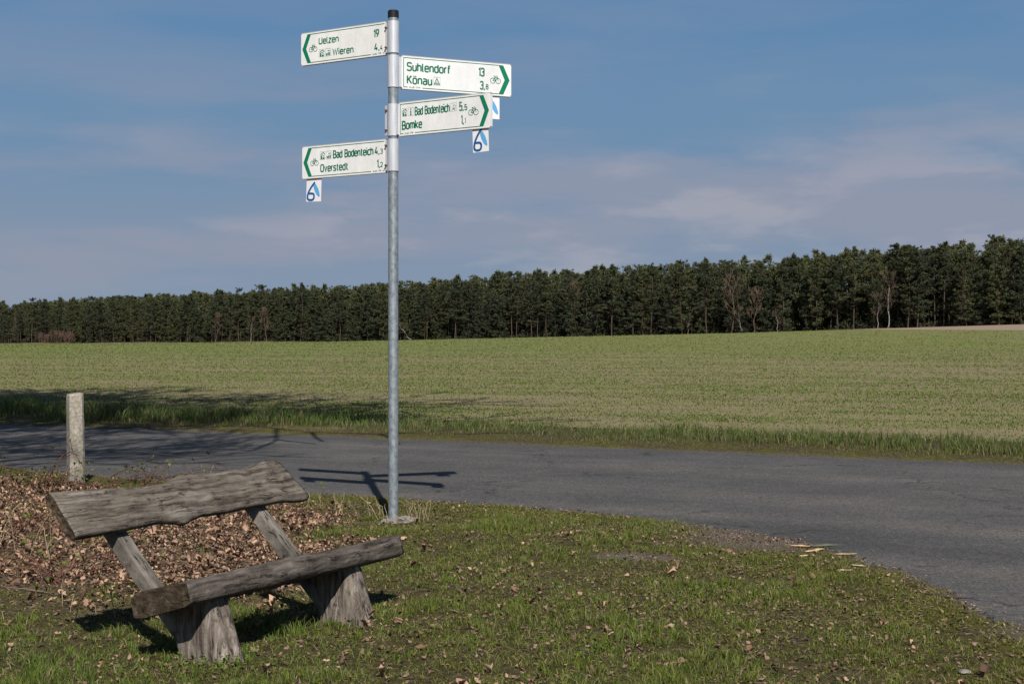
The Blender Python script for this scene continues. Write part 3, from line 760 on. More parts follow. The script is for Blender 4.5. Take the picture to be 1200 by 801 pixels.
for k in range(8): bm.faces.new((rings[-1][k], rings[-1][(k+1) % 8], top[(k+1) % 8], top[k]))
bm.faces.new(top); bmesh.ops.recalc_face_normals(bm, faces=bm.faces[:])
mp = bm_obj('marker_post', bm, M['concrete'], None, MP, R(34)); mp.rotation_euler[1] = R(-.6)
tag(mp, 'short square concrete post with yellow lichen beside the road', 'post')

# ------------------------------------------------------------------ branching plants
def tubes(segs, n=5, jitter=0):
    """segs: (p0, p1, r0, r1) -> verts, tris"""
    S = np.array([[*a, *b, r0, r1] for a, b, r0, r1 in segs], float)
    A = S[:, :3]; B = S[:, 3:6]; D = B-A; D /= np.linalg.norm(D, axis=1, keepdims=True)+1e-9
    ref = np.where(np.abs(D[:, 2:3]) > .9, np.array([[1., 0, 0]]), np.array([[0, 0, 1.]]))
    U = np.cross(D, ref); U /= np.linalg.norm(U, axis=1, keepdims=True); W_ = np.cross(D, U)
    a = np.arange(n)*2*np.pi/n
    c = np.cos(a)[None, :, None]*U[:, None]+np.sin(a)[None, :, None]*W_[:, None]
    V = np.stack([A[:, None]+c*S[:, 6][:, None, None], B[:, None]+c*S[:, 7][:, None, None]], 1).reshape(-1, 3)
    i = np.arange(n); j = (i+1) % n
    q = np.stack([i, j, j+n, i+n], 1)
    F = (q[None]+(np.arange(len(S))*2*n)[:, None, None]).reshape(-1, 4)
    return V, F
SIGN_C = np.array([-.93, 11.14, 3.4]); TS = np.array(to_sun)
def in_view(p):
    v = np.asarray(p)-SIGN_C; t = v@TS
    if t > 2 and np.linalg.norm(v-t*TS) < 1.25: return True          # the signs stand in the sun
    return p[1] > .5 and p[0] > -.38*p[1]-.6 and p[2] < CAM_H+.27*p[1]+.5
def grow(segs, p, d, length, r, depth, rg, tips=None, spread=.75, up=.12, nseg=4, kids=(2, 4), shrink=.68, rmin=.006, org=None):
    p = np.array(p, float); d = np.array(d, float); step = length/nseg; pts = []
    for i in range(nseg):
        d = d+rg.normal(0, .13, 3)+np.array([0, 0, up*.3]); d /= np.linalg.norm(d)
        q = p+d*step; r1 = max(r*(1-.42/nseg), rmin*.6)
        if org is not None and in_view(q+org): return
        segs.append((tuple(p), tuple(q), r, r1)); pts.append((q.copy(), d.copy(), r1)); p = q; r = r1
    if depth == 0:
        if tips is not None: tips.append((p, d))
        return
    k = rg.integers(kids[0], kids[1]+1)
    for i in range(k):
        q, dd, rr = pts[rg.integers(max(0, nseg-3), nseg)] if i else pts[-1]
        v = rg.normal(0, 1, 3); v -= v.dot(dd)*dd; v /= np.linalg.norm(v)
        nd = dd+v*spread*(rg.uniform(.6, 1.2) if i else .35)+np.array([0, 0, up]); nd /= np.linalg.norm(nd)
        grow(segs, q, nd, length*shrink*rg.uniform(.8, 1.15), max(rr*(.62 if i else .8), rmin), depth-1, rg, tips, spread, up, nseg, kids, shrink, rmin, org)
def bark_m(name, a, b_, stretch=(1, 1, .2), scale=8):
    m, n, l, b = material(name)
    f = noise_node(n, l, coord(n, l, 'Object', stretch), scale, 5, .65)
    l.new(ramp(n, l, f, [(.35, a), (.65, b_)]), b.inputs['Base Color']); b.inputs['Roughness'].default_value = .9
    return m
M['bark'] = bark_m('oak_bark', (.05, .042, .034), (.14, .12, .10))
M['pinebark'] = bark_m('pine_bark', (.045, .034, .029), (.105, .074, .057), (1, 1, .5), 2)
M['birch'] = bark_m('birch_bark', (.16, .145, .13), (.48, .46, .43), (.4, .4, 1.5), 2.2)
M['twigs'] = bark_m('bare_twigs', (.10, .068, .05), (.17, .12, .09), (1, 1, 1), .8)
M['cane'] = bark_m('bramble_cane', (.055, .022, .018), (.15, .075, .05), (1, 1, 1), 9)

# two bare oaks stand left of the picture; their shadows fall over the road and the verge
def oak(name, loc, seed, H, label, limb=.20, bias=0.0, depth=4, rm=.018):
    rg = np.random.default_rng(seed); org = np.array(loc, float)
    segs = []; tr = []
    p = np.array([0, 0, -.2]); r = .34*H/20
    for i in range(7):
        q = p+np.array([rg.normal(0, .12), rg.normal(0, .12), H*.055]); tr.append((tuple(p), tuple(q), r, r*.93)); p = q; r *= .93
        if i >= 3:
            for _ in range(3):
                a = rg.uniform(0, 6.283); grow(segs, p, (math.cos(a)+bias, math.sin(a), .55), H*limb, r*.5, depth, rg, None, .8, .12, 4, (3, 4), .70, rm, org)
    for _ in range(5):
        a = rg.uniform(0, 6.283); grow(segs, p, (math.cos(a)*.7+bias, math.sin(a)*.7, 1), H*limb, r*.62, depth, rg, None, .75, .12, 4, (3, 4), .72, rm, org)
    root = tag(empty(name, loc), label, 'tree')
    V, F = tubes(tr, 10); link('trunk', mesh_np('trunk', V, F, M['bark'], None, True), root)
    V, F = tubes(segs, 3); link('crown', mesh_np('crown', V, F, M['bark']), root); print('oak', len(segs))
    return root
oak('oak_tree', (-8.4, 8.8, 0), 5, 18, 'bare roadside oak left of the bench, known by its branch shadows on the road')
oak('oak_tree', (-9.0, 15.4, 0), 9, 23, 'broad bare oak at the left roadside, known by its crown shadow on the verge', .21, .12, 4, .045)
oak('oak_tree', (-15.0, 16.6, 0), 12, 22, 'bare oak farthest along the left roadside, known by its shadow on the field', .22, .10, 4, .045)

# ------------------------------------------------------------------ the pine wood
def pine_variant(seed, H, base, full, ntri=30, cl_scale=1.0):
    """crown of layered needle clumps on whorled boughs; trunk with a few dead snags"""
    rg = np.random.default_rng(seed)
    C = []; segs = []; lean = rg.normal(0, .015, 2)
    def ax(z): return np.array([lean[0]*z+.15*math.sin(z*.35+seed), lean[1]*z+.15*math.cos(z*.3+seed*2), z])
    zs = np.linspace(-.3, H*.96, 12); r0 = .0080*H
    for a, b in zip(zs[:-1], zs[1:]): segs.append((tuple(ax(a)), tuple(ax(b)), r0*(1-a/H*.82), r0*(1-b/H*.82)))
    z = H*base
    while z < H*.985:
        t = (z-H*base)/(H*(1-base))
        reach = H*.118*(math.sin(math.pi*(.34+(.50+.017*(seed % 9))*t))**.9)*full*rg.uniform(.6, 1.3)+.15
        for k in range(int(rg.integers(3, 6))):
            a = rg.uniform(0, 6.283); L = reach*rg.uniform(.55, 1.15)
            rise = rg.uniform(-.10, .35)+.5*t
            p0 = ax(z); p1 = p0+np.array([math.cos(a)*L, math.sin(a)*L, L*rise])
            segs.append((tuple(p0), tuple(p1), .035*(1-t)+.02, .015))
            for f in (.50, 1.0):
                if rg.random() < .12+.2*(f < .6): continue
                c = p0+(p1-p0)*f+rg.normal(0, .16, 3); C.append((c, rg.uniform(.32, .66)*cl_scale*(1-.38*t)))
        z += H*rg.uniform(.028, .048)
    for k in range(6):                                   # dead lower snags
        zz = H*base*rg.uniform(.45, 1.0); a = rg.uniform(0, 6.283); L = rg.uniform(.5, 1.5); p0 = ax(zz)
        segs.append((tuple(p0), tuple(p0+np.array([math.cos(a)*L, math.sin(a)*L, -.1*L])), .03, .012))
    C.append((ax(H*.975), .36)); C.append((ax(H*.99), .26)); C.append((ax(H)+np.array([0, 0, .25]), .18))
    cen = np.array([c for c, _ in C]); rad = np.array([r for _, r in C]); n = len(C)
    P = np.repeat(cen, ntri, 0); Rr = np.repeat(rad, ntri)
    dirs = rg.normal(0, 1, (n*ntri, 3)); dirs /= np.linalg.norm(dirs, axis=1, keepdims=True)
    P = P+dirs*np.array([1, 1, .50])*(Rr*rg.uniform(.25, 1.0, n*ntri))[:, None]
    t1 = dirs+rg.normal(0, .5, dirs.shape)+np.array([0, 0, .70]); t1 /= np.linalg.norm(t1, axis=1, keepdims=True)
    t2 = np.cross(t1, rg.normal(0, 1, dirs.shape)); t2 /= np.linalg.norm(t2, axis=1, keepdims=True)
    kk = math.sqrt(30/ntri); ln = rg.uniform(.26, .52, n*ntri)[:, None]*kk; wd = rg.uniform(.06, .13, n*ntri)[:, None]*kk
    V = np.stack([P-t2*wd, P+t2*wd, P+t1*ln], 1).reshape(-1, 3)
    F = np.arange(len(V)).reshape(-1, 3)
    cc = np.repeat(rg.uniform(.7, 1.3, n), ntri)*rg.uniform(.8, 1.2, n*ntri)
    warm = np.repeat(rg.uniform(-1, 1, n), ntri)
    col = np.stack([.050*cc*(1+.16*warm), .061*cc, .033*cc*(1-.10*warm)], 1)
    return V, F, np.repeat(col, 3, 0), segs
PINE_KINDS = []
spec = [(101, 18.5, .20, 1.15), (102, 17.5, .38, 1.2), (103, 19, .46, 1.0), (104, 17, .10, .9), (105, 18, .08, 1.25), (106, 16.5, .22, .8), (107, 18.8, .33, 1.3), (108, 15.5, .05, 1.1), (109, 17.8, .14, 1.0), (110, 12, .04, 1.3)]
for sd_, H, base, full in spec:
    V, F, c, segs = pine_variant(sd_, H, base, full)
    TV, TF = tubes(segs, 5)
    PINE_KINDS.append((mesh_np('crown', V, F, M['needles'], c), mesh_np('trunk', TV, TF, M['pinebark'], None, True), base))
def wood_pt(s, nb): return FL0+FLD*s+FLN*nb
def tz(x, y): return float(terrain(np.array([x]), np.array([y]))[0])
prng = np.random.default_rng(77)
spots = []
s = -14.0
while s < 520:
    spots.append((s+prng.normal(0, .6), prng.uniform(-1.5, 3.0))); s += prng.choice([1.2, 1.8, 2.4, 3.2, 4.6])
s = -12.0
while s < 520 and len(spots) < 300:
    spots.append((s+prng.normal(0, .8), prng.uniform(3.2, 6.5))); s += prng.uniform(3.2, 5.4)
for s, nb in spots[:300]:
    x, y = wood_pt(s, nb)
    k = int(prng.integers(0, len(PINE_KINDS)))
    cm, tm, base = PINE_KINDS[k]
    lab, grp = (('pine with a long bare trunk, at the wood edge', 'bare-trunked pines along the wood edge') if base >= .38 else
                ('pine with boughs from mid trunk, at the wood edge', 'half-clad pines along the wood edge') if base >= .2 else
                ('bushy pine clad to the ground, at the wood edge', 'bushy pines along the wood edge'))
    px_ = 600+1667*x/y
    for lim, where in ((70, 'behind the reddish bushes at the far left'), (200, 'straight above the concrete post'), (330, 'above the bench back'), (450, 'just left of the pole'), (560, 'just right of the pole'), (660, 'left of the middle reddish tree'),
                       (760, 'right of the middle reddish tree'), (850, 'left of the wide bare brown tree'), (960, 'by the wide bare brown tree'), (1030, 'left of the white birch'), (1110, 'right of the white birch'), (1e9, 'above the bare soil strip')):
        if px_ < lim: break
    lab = lab.replace('at the wood edge', where); grp = grp.replace('along the wood edge', where)
    o = tag(empty('pine_tree', (x, y, tz(x, y)-.1), prng.uniform(0, 6.283)), lab, 'tree', grp)
    sc = prng.choice([.66, .78, .86, .90, .94, .98, 1.02])*prng.uniform(.96, 1.04); o.scale = (sc*prng.uniform(.9, 1.15),)*2+(sc,)
    link('trunk', tm, o); link('crown', cm, o)
# the mass of the wood behind them: one thing nobody could count
AV, AF, AC, TVs, TFs = [], [], [], [], []; nv = nt_ = 0
simple = [pine_variant(200+i, H, b, f, 8, 1.12) for i, (H, b, f) in enumerate([(18, .12, 1.05), (17, .06, 1.1), (18.5, .16, 1.0), (16.5, .05, 1.1)])]
for s in np.arange(-30, 520, 3.1):
    for r_ in range(6):
        ss = s+prng.normal(0, 1.0); nb = 7+r_*6.2+prng.normal(0, 1.6)
        if r_ > 6 and prng.random() < .3: continue
        x, y = wood_pt(ss, nb); V, F, c, segs = simple[prng.integers(0, 4)]
        a = prng.uniform(0, 6.283); ca, sa = math.cos(a), math.sin(a); sc = prng.uniform(.86, 1.06)
        if r_ > 0:                                     # only the tops of the far rows can be seen
            keep = V[F[:, 0], 2] > (7, 7, 9, 13, 13, 13, 13)[r_]; Fk = F[keep]; Vk = V[Fk].reshape(-1, 3); ck = c[Fk].reshape(-1, 3)
        else: Vk, ck = V, c
        W3 = np.stack([(Vk[:, 0]*ca-Vk[:, 1]*sa)*sc+x, (Vk[:, 0]*sa+Vk[:, 1]*ca)*sc+y, Vk[:, 2]*sc+tz(x, y)], 1)
        AV.append(W3); AC.append(ck*prng.uniform(.8, 1.2)); AF.append(np.arange(len(W3)).reshape(-1, 3)+nv); nv += len(W3)
        if r_ < 5:
            tv, tf = tubes([((x, y, tz(x, y)), (x, y, tz(x, y)+13*sc), .17, .10)], 4); TVs.append(tv); TFs.append(tf+nt_); nt_ += len(tv)
wm = tag(link('pine_wood', mesh_np('pine_wood', np.vstack(AV), np.vstack(AF), M['needles'], np.vstack(AC))), 'dark mass of the pine wood rising behind its front trees', 'wood', kind='stuff')
tk = link('inner_trunks', mesh_np('inner_trunks', np.vstack(TVs), np.vstack(TFs), M['pinebark']), wm); tk['kind'] = 'stuff'
print('wood tris', nv//3)

# undergrowth along the foot of the wood
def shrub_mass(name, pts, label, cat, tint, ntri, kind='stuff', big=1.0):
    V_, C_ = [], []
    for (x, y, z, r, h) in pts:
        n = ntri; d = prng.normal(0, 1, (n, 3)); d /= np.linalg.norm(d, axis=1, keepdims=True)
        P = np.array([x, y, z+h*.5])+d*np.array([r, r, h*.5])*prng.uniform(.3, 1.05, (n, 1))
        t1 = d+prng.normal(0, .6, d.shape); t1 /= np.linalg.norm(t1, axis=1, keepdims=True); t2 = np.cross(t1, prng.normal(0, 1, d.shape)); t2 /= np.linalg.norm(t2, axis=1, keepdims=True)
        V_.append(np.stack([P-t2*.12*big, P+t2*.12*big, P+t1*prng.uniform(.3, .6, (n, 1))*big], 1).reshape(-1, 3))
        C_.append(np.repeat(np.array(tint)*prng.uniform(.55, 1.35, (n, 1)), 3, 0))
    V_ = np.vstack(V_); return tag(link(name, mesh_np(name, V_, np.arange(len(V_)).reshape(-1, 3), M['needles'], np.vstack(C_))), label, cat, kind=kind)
pts = []
for s in np.arange(-30, 540, 2.1):
    for nb in (1.5, 5, 9, 13, 17, 24, 30):
        ss = s+prng.normal(0, 1); n2 = nb+prng.normal(0, 1.5)
        if prng.random() < .25: continue
        x, y = wood_pt(ss, n2); pts.append((x, y, tz(x, y)-.2, prng.uniform(.8, 1.7), prng.uniform(.9, 2.0+nb*.32)))
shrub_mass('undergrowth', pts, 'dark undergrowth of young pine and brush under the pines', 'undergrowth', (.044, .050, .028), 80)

pts = []
for s in np.arange(-60, 580, 3.2):
    for nb in (26, 34, 42):
        x, y = wood_pt(s+prng.normal(0, 1), nb+prng.normal(0, 1.5)); pts.append((x, y, tz(x, y)-.3, prng.uniform(2.0, 3.0), prng.uniform(8, 12)))
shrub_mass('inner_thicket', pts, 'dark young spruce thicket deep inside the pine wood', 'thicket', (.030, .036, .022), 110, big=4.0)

# single trees that stand out before the pines
def at_wood(px, nb=-2.0):
    u = (px-600)/1667.
    # intersection of the sight line with the edge of the wood
    t = (FL0@FLN+nb)/(u*FLN[0]+FLN[1]); return u*t, t
def bare_tree(name, px, H, label, bark, seed, thick=.012, nb=-2.0, depth=4, spread=.6, kids=(2, 4), up=.18, group=None, twig=None, sway=.13):
    rg = np.random.default_rng(seed); x, y = at_wood(px, nb); tr = []; segs = []
    p = np.array([0, 0, -.2]); r = H*thick; n = 9
    for i in range(n):
        q = p+np.array([rg.normal(0, sway), rg.normal(0, sway), H*.085]); tr.append((tuple(p), tuple(q), r, r*.88)); p = q; r *= .88
        if i >= 3:
            for _ in range(2):
                a = rg.uniform(0, 6.283); grow(segs, p, (math.cos(a), math.sin(a), .9), H*.13, r*.4, depth-2, rg, None, spread, up, 3, kids, .7, .022)
    for _ in range(3): a = rg.uniform(0, 6.283); grow(segs, p, (math.cos(a)*.5, math.sin(a)*.5, 1), H*.15, r*.6, depth-1, rg, None, spread, up, 3, kids, .7, .022)
    root = tag(empty(name, (x, y, tz(x, y))), label, 'tree', group)
    V, F = tubes(tr, 7); link('trunk', mesh_np('trunk', V, F, bark, None, True), root)
    V, F = tubes(segs, 3); link('crown', mesh_np('crown', V, F, twig or bark), root)
bare_tree('birch_tree', 1040, 12.5, 'white-stemmed leafless birch standing before the pines at the right', M['birch'], 3, .0095, depth=4, twig=M['twigs'])
bare_tree('birch_tree', 1029, 8, 'slender pale birch stem just left of the white birch', M['birch'], 4, .008, twig=M['twigs'])
bare_tree('birch_tree', 871, 6.5, 'thin pale birch at the wood edge right of the bare brown tree', M['birch'], 8, .010, twig=M['twigs'])
bare_tree('birch_tree', 912, 5.5, 'short forked pale birch at the foot of the pines', M['birch'], 9, .010, twig=M['twigs'])
bare_tree('birch_tree', 294, 9, 'pale straight stem standing out left of the signpost at the wood edge', M['birch'], 19, .010, twig=M['twigs'])
bare_tree('birch_tree', 806, 5, 'very small pale birch stem between the signpost and the brown tree', M['birch'], 20, .010, twig=M['twigs'])
bare_tree('leafless_tree', 857, 14, 'wide bare brown tree before the pines right of centre', M['twigs'], 13, .014, depth=5, spread=.7)
bare_tree('leafless_tree', 884, 10, 'smaller bare brown tree beside the wide one', M['twigs'], 14, .012, depth=5)
bare_tree('leafless_tree', 672, 14.5, 'leafless reddish tree top among the pines near the middle', M['twigs'], 15, .012, nb=.5, depth=5)
bare_tree('leafless_tree', 253, 10, 'bare brown tree at the wood edge in the left third', M['twigs'], 16, .012, depth=5)
bare_tree('leafless_tree', 312, 11, 'bare brown tree just right of the pale stem on the left', M['twigs'], 17, .012, depth=5)
bare_tree('leafless_tree', 20, 12, 'grey leafless tree near the left edge of the wood', M['twigs'], 18, .012, nb=1, depth=5)
bare_tree('leafless_tree', 480, 8, 'crooked bare tree just right of the signpost at the wood edge', M['birch'], 21, .012, depth=4, sway=.7, twig=M['twigs'])
# reddish thicket at the far left
for i, (px, H, lab) in enumerate([(52, 4.5, 'reddish bare bush leftmost before the wood'), (66, 5.5, 'tallest reddish bare bush before the wood at the far left'), (80, 5.0, 'reddish bare bush rightmost of the three before the wood')]):
    rg = np.random.default_rng(40+i); x, y = at_wood(px, -5); segs = []
    for _ in range(16):
        a = rg.uniform(0, 6.283); rr = rg.uniform(0, 2.2); grow(segs, (math.cos(a)*rr, math.sin(a)*rr, 0), (math.cos(a)*.3, math.sin(a)*.3, 1), H*.42, .05, 3, rg, None, .5, .3, 2, (2, 3), .7, .03)
    root = tag(empty('bush', (x, y, tz(x, y))), lab, 'bush', 'reddish bushes')
    V, F = tubes(segs, 3); link('branches', mesh_np('branches', V, F, bark_m('red_twigs', (.10, .058, .048), (.155, .092, .072), (1, 1, 1), .7)), root)

# ------------------------------------------------------------------ ground cover
def blades(P, H, Wd, lean, ang, col, tipcol):
    n = len(P); d = np.stack([np.cos(ang), np.sin(ang), np.zeros(n)], 1); sd = np.stack([-np.sin(ang), np.cos(ang), np.zeros(n)], 1)
    # blades face any way round
    ph = rng.uniform(0, 6.283, n); sd = np.stack([np.cos(ph), np.sin(ph), np.zeros(n)], 1)
    up = np.array([0, 0, 1.]); hw = (Wd/2)[:, None]; Hh = H[:, None]; l = lean[:, None]
    m = P+up*Hh*.55+d*Hh*l*.28; t = P+up*Hh*(1-.35*l)+d*Hh*l
    V = np.stack([P-sd*hw, P+sd*hw, m-sd*hw*.75, m+sd*hw*.75, t], 1).reshape(-1, 3)
    b = np.arange(n)[:, None]*5
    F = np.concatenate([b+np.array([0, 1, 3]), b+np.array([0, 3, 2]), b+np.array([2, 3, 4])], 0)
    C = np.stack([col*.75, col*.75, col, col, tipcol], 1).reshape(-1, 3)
    return V, F, C
def blades1(P, H, Wd, lean, ang, col):
    n = len(P); ph = rng.uniform(0, 6.283, n); sd = np.stack([np.cos(ph), np.sin(ph), np.zeros(n)], 1)*(Wd*.6)[:, None]
    t = P+np.stack([np.cos(ang)*lean*H, np.sin(ang)*lean*H, H*(1-.3*np.clip(lean, 0, 1))], 1)
    return np.stack([P-sd, P+sd, t], 1).reshape(-1, 3), np.arange(n*3).reshape(-1, 3), np.repeat(col, 3, 0)
def scatter(n, x0, x1, y0, y1, margin=.45):
    """uniform over a rectangle, kept to what the place's view can take in (plus a step to each side)"""
    x = rng.uniform(x0, x1, n); y = rng.uniform(y0, y1, n)
    k = np.abs(x) < .36*y+1.0+margin
    return x[k], y[k]
# lawn: tufts of blades
x, y = scatter(150000, -6.2, 4.4, 4.6, 17)
d = edge_dist(x, y); li, mo, sa = cover(x, y)
tuft = .5*fbm(x*1.5, y*1.5, 41)+.5*fbm(x*4.5, y*4.5, 43); fine = fbm(x*8, y*8, 42)
bench_s = (x-B0.x)*.494+(y-B0.y)*.869; bench_b = (x-B0.x)*-.869+(y-B0.y)*.494
lush = np.exp(-(((bench_s-.6)/1.2)**2+((bench_b-.35)/.7)**2))+.7*np.exp(-(((x+2.2)/.9)**2+((y-6.3)/.5)**2))          # rank grass by the bench
lush2 = np.exp(-(((x-.0)/.9)**2+((y-10.4)/.7)**2))+.8*np.exp(-(((x-.7)/.9)**2+((y-7.0)/.8)**2))+.6*np.exp(-(((x-1.5)/.4)**2+((y-8.0)/.5)**2))
side = sst(1.5, 2.6, x)
dens = (sst(.38, .62, tuft)*.62+.16)*(.30+.70*sst(.38, .58, fine))*(1-.80*li)*(1-.95*sa)*(1-.5*side)+.26*lush+.12*lush2*(1-sa)+.22*(li > .2)*sst(.52, .60, fine)*sst(.42, .58, tuft)
k = (d > .06) & (rng.random(len(x)) < dens*.9)
x, y, tuft, fine, lush, lush2, d, li, mo = (a[k] for a in (x, y, tuft, fine, lush, lush2, d, li, mo)); nt2 = len(x)
cnt = rng.integers(5, 13, nt2); idx = np.repeat(np.arange(nt2), cnt); n = len(idx)
oa = rng.uniform(0, 6.283, n); orr = np.abs(rng.normal(0, 1, n))*rng.uniform(.008, .020, nt2)[idx]
bx_, by_ = x[idx]+np.cos(oa)*orr, y[idx]+np.sin(oa)*orr
P = np.stack([bx_, by_, ground_z(bx_, by_)-.006], 1)
ht = (.018+.034*sst(.38, .7, tuft))*rng.uniform(.55, 1.4, nt2)*(1+.9*lush+.6*np.clip(lush2, 0, 1))*(1-.35*mo)
H = ht[idx]*rng.uniform(.5, 1.25, n); Wd = rng.uniform(.0022, .0046, n)
hue = np.clip(rng.random(nt2)[idx]*.7+rng.random(n)*.4, 0, 1)[:, None]; dry = (rng.random(n) < .10+.10*mo[idx]+.15*(li[idx] > .3))[:, None]
col = np.array([.050, .098, .013])*(1-hue)+np.array([.185, .215, .034])*hue
yel = (mo[idx]*.7)[:, None]*rng.random((n, 1)); col = col*(1-yel)+np.array([.13, .115, .022])*yel
lu = np.clip(lush[idx], 0, 1)[:, None]; col = col*(1-lu*.5)+np.array([.090, .165, .024])*lu*.5
col = np.where(dry, np.array([.30, .235, .145])*rng.uniform(.5, 1.2, (n, 1)), col)
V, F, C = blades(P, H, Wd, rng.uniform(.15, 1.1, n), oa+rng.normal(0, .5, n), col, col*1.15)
tag(link('lawn_grass', mesh_np('lawn_grass', V, F, M['grass'], C)), 'short patchy green grass around the bench and signpost', 'grass', kind='stuff')
print('lawn', n)
# the short sward between the tufts
x, y = scatter(640000, -6.2, 4.4, 4.8, 16.5); d = edge_dist(x, y); li, mo, sa = cover(x, y); q = fbm(x*3.2, y*3.2, 47); q2 = fbm(x*11, y*11, 48)
k = (d > .05) & (rng.random(len(x)) < (.20+.75*sst(.36, .60, q))*(.35+.65*sst(.38, .6, q2))*(1-.9*li)*(1-.95*sa)*(1-.35*sst(1.6, 2.6, x))); x, y = x[k], y[k]; n = len(x)
P = np.stack([x, y, ground_z(x, y)-.003], 1); hue = rng.random((n, 1)); col = np.array([.056, .094, .014])*(1-hue)+np.array([.195, .208, .036])*hue
dry = rng.random((n, 1)) < .12; col = np.where(dry, np.array([.28, .22, .13]), col)
V, F, C = blades1(P, rng.uniform(.010, .032, n), rng.uniform(.0035, .0065, n), rng.uniform(.2, 1.4, n), rng.uniform(0, 6.283, n), col)
tag(link('short_sward', mesh_np('short_sward', V, F, M['grass'], C)), 'very short green sward filling in between the grass tufts', 'grass', kind='stuff'); print('sward', n)
# flattened dry straw
x, y = scatter(46000, -6.2, 4.4, 4.8, 16.5); d = edge_dist(x, y); li, mo, sa = cover(x, y); q = fbm(x*2.1, y*2.1, 45)
k = (d > .05) & (rng.random(len(x)) < .25+.6*sst(.45, .7, q)+.5*li); x, y = x[k], y[k]; n = len(x)
P = np.stack([x, y, ground_z(x, y)+rng.uniform(-.004, .012, n)], 1); col = np.array([.33, .255, .165])*rng.uniform(.35, 1.15, (n, 1))
V, F, C = blades(P, rng.uniform(.02, .07, n), rng.uniform(.002, .004, n), rng.uniform(2.2, 2.8, n), rng.uniform(0, 6.283, n), col, col)
V[:, 2] = np.repeat(P[:, 2], 5)+np.abs(V[:, 2]-np.repeat(P[:, 2], 5))*.4
tag(link('straw_thatch', mesh_np('straw_thatch', V, F, M['deadleaf'], C)), 'flattened dry straw between the grass tufts', 'straw', kind='stuff')
# moss cushions: very short dense sprigs
x, y = scatter(200000, -6, 4.4, 4.8, 16.5); d = edge_dist(x, y); li, mo, sa = cover(x, y)
k = (d > .02) & (rng.random(len(x)) < .24+.6*mo) & (rng.random(len(x)) > sa*.8) & (rng.random(len(x)) > li)
x, y = x[k], y[k]; n = len(x); P = np.stack([x, y, ground_z(x, y)-.002], 1); h = rng.random((n, 1))
col = np.array([.070, .080, .013])*(1-h)+np.array([.225, .215, .028])*h
V, F, C = blades(P, rng.uniform(.006, .020, n), rng.uniform(.005, .011, n), rng.uniform(.3, 1.3, n), rng.uniform(0, 6.283, n), col, col*1.2)
tag(link('moss', mesh_np('moss', V, F, M['grass'], C)), 'yellowish moss in the thin turf near the road', 'moss', kind='stuff')
# verge beyond the road
x, y = scatter(330000, -14, 11, 15, 31, 1.2); t = (y-far_y(x))*.88; d = edge_dist(x, y)
nn = fbm(x*.8, y*.8, 51); n3 = fbm(x*3, y*3, 52)
edge = VERGE+(nn-.5)*1.6+.3*sst(-1, -6, x)
dens = sst(.15, .9, t+(n3-.5)*1.1)*sst(edge+.3, edge-.2, t)*(.25+.75*sst(.36, .6, n3))*(.45+.55*np.maximum(sst(.35, .55, nn), sst(0, -4, x)))
dens = np.maximum(dens, .30*(t > .1)*(t < 1.2))
k = (t > .05) & (d > .03) & (rng.random(len(x)) < dens) & (y-far_y(x) > 0)
x, y, t, nn, n3, edge = (a[k] for a in (x, y, t, nn, n3, edge)); n = len(x)
rank = sst(.5, 2.0, t)
H = (.026+rank*(.04+.10*sst(.38, .68, nn)+.06*sst(.35, .7, n3)+.13*sst(0, -5, x)))*rng.uniform(.4, 1.35, n)
P = np.stack([x, y, np.maximum(ground_z(x, y), terrain(x, y))-.01], 1)
hue = rng.random((n, 1)); col = np.array([.045, .090, .018])*(1-hue)+np.array([.110, .155, .035])*hue
yl = (1-rank)[:, None]*rng.random((n, 1)); col = col*(1-yl)+np.array([.16, .135, .035])*yl
col = col*(1-.25*sst(-3, 1, x))[:, None]+np.array([.12, .115, .035])*(.25*sst(-3, 1, x))[:, None]
dry = rng.random((n, 1)) < .14; col = np.where(dry, np.array([.27, .21, .125])*rng.uniform(.6, 1.2, (n, 1)), col)
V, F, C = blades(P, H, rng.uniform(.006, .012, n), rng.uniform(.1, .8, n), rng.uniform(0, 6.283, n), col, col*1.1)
tag(link('verge_grass', mesh_np('verge_grass', V, F, M['grass'], C)), 'strip of taller green grass between the road and the field', 'grass', kind='stuff')
print('verge', n)
# young crop, in drill rows running with the field edge
u_ = rng.random(520000); a_, b_2 = 19.0**-.6, 330.0**-.6
y = (a_+(b_2-a_)*u_)**(-1/.6); x = rng.uniform(-1, 1, len(y))*(.36*y+4)
ca, sa = .88, -.47                                   # rows run with the road, 0.14 m apart
al = x*ca+y*sa; ac = -x*sa+y*ca; ac = np.where(y < 70, np.round(ac/.14)*.14+rng.normal(0, .02, len(ac)), ac); x = al*ca-ac*sa; y = al*sa+ac*ca
t = (y-far_y(x))*.88; q = fbm(x*.3, y*.9, 61); q2 = fbm(al*.05, ac*.45, 62); q3 = fbm(x*1.6, y*1.6, 63)
k = (t > VERGE-.3) & (rng.random(len(x)) < (.45+.55*sst(.35, .62, q))*(.40+.60*sst(.36, .58, q2))*(.5+.5*sst(.3, .6, q3))) & (y < wood_y(x)-3-np.interp(x, [-120, -60, 20, 60, 110, 420], [1, 3, 8, 26, 85, 260]))
x, y = x[k], y[k]; n = len(x)
P = np.stack([x, y, terrain(x, y)-.004], 1); h = rng.random((n, 1))
col = np.array([.080, .126, .022])*(1-h)+np.array([.160, .208, .046])*h
size = (.030+.00050*y)*rng.uniform(.5, 1.3, n)
wd_ = (.0055+.00040*y)*rng.uniform(.7, 1.3, n); ln_ = rng.uniform(.3, 1.3, n); an_ = rng.uniform(0, 6.283, n); nr = y < 38
V, F, C = blades(P[nr], size[nr], wd_[nr], ln_[nr], an_[nr], col[nr], col[nr]*1.1)
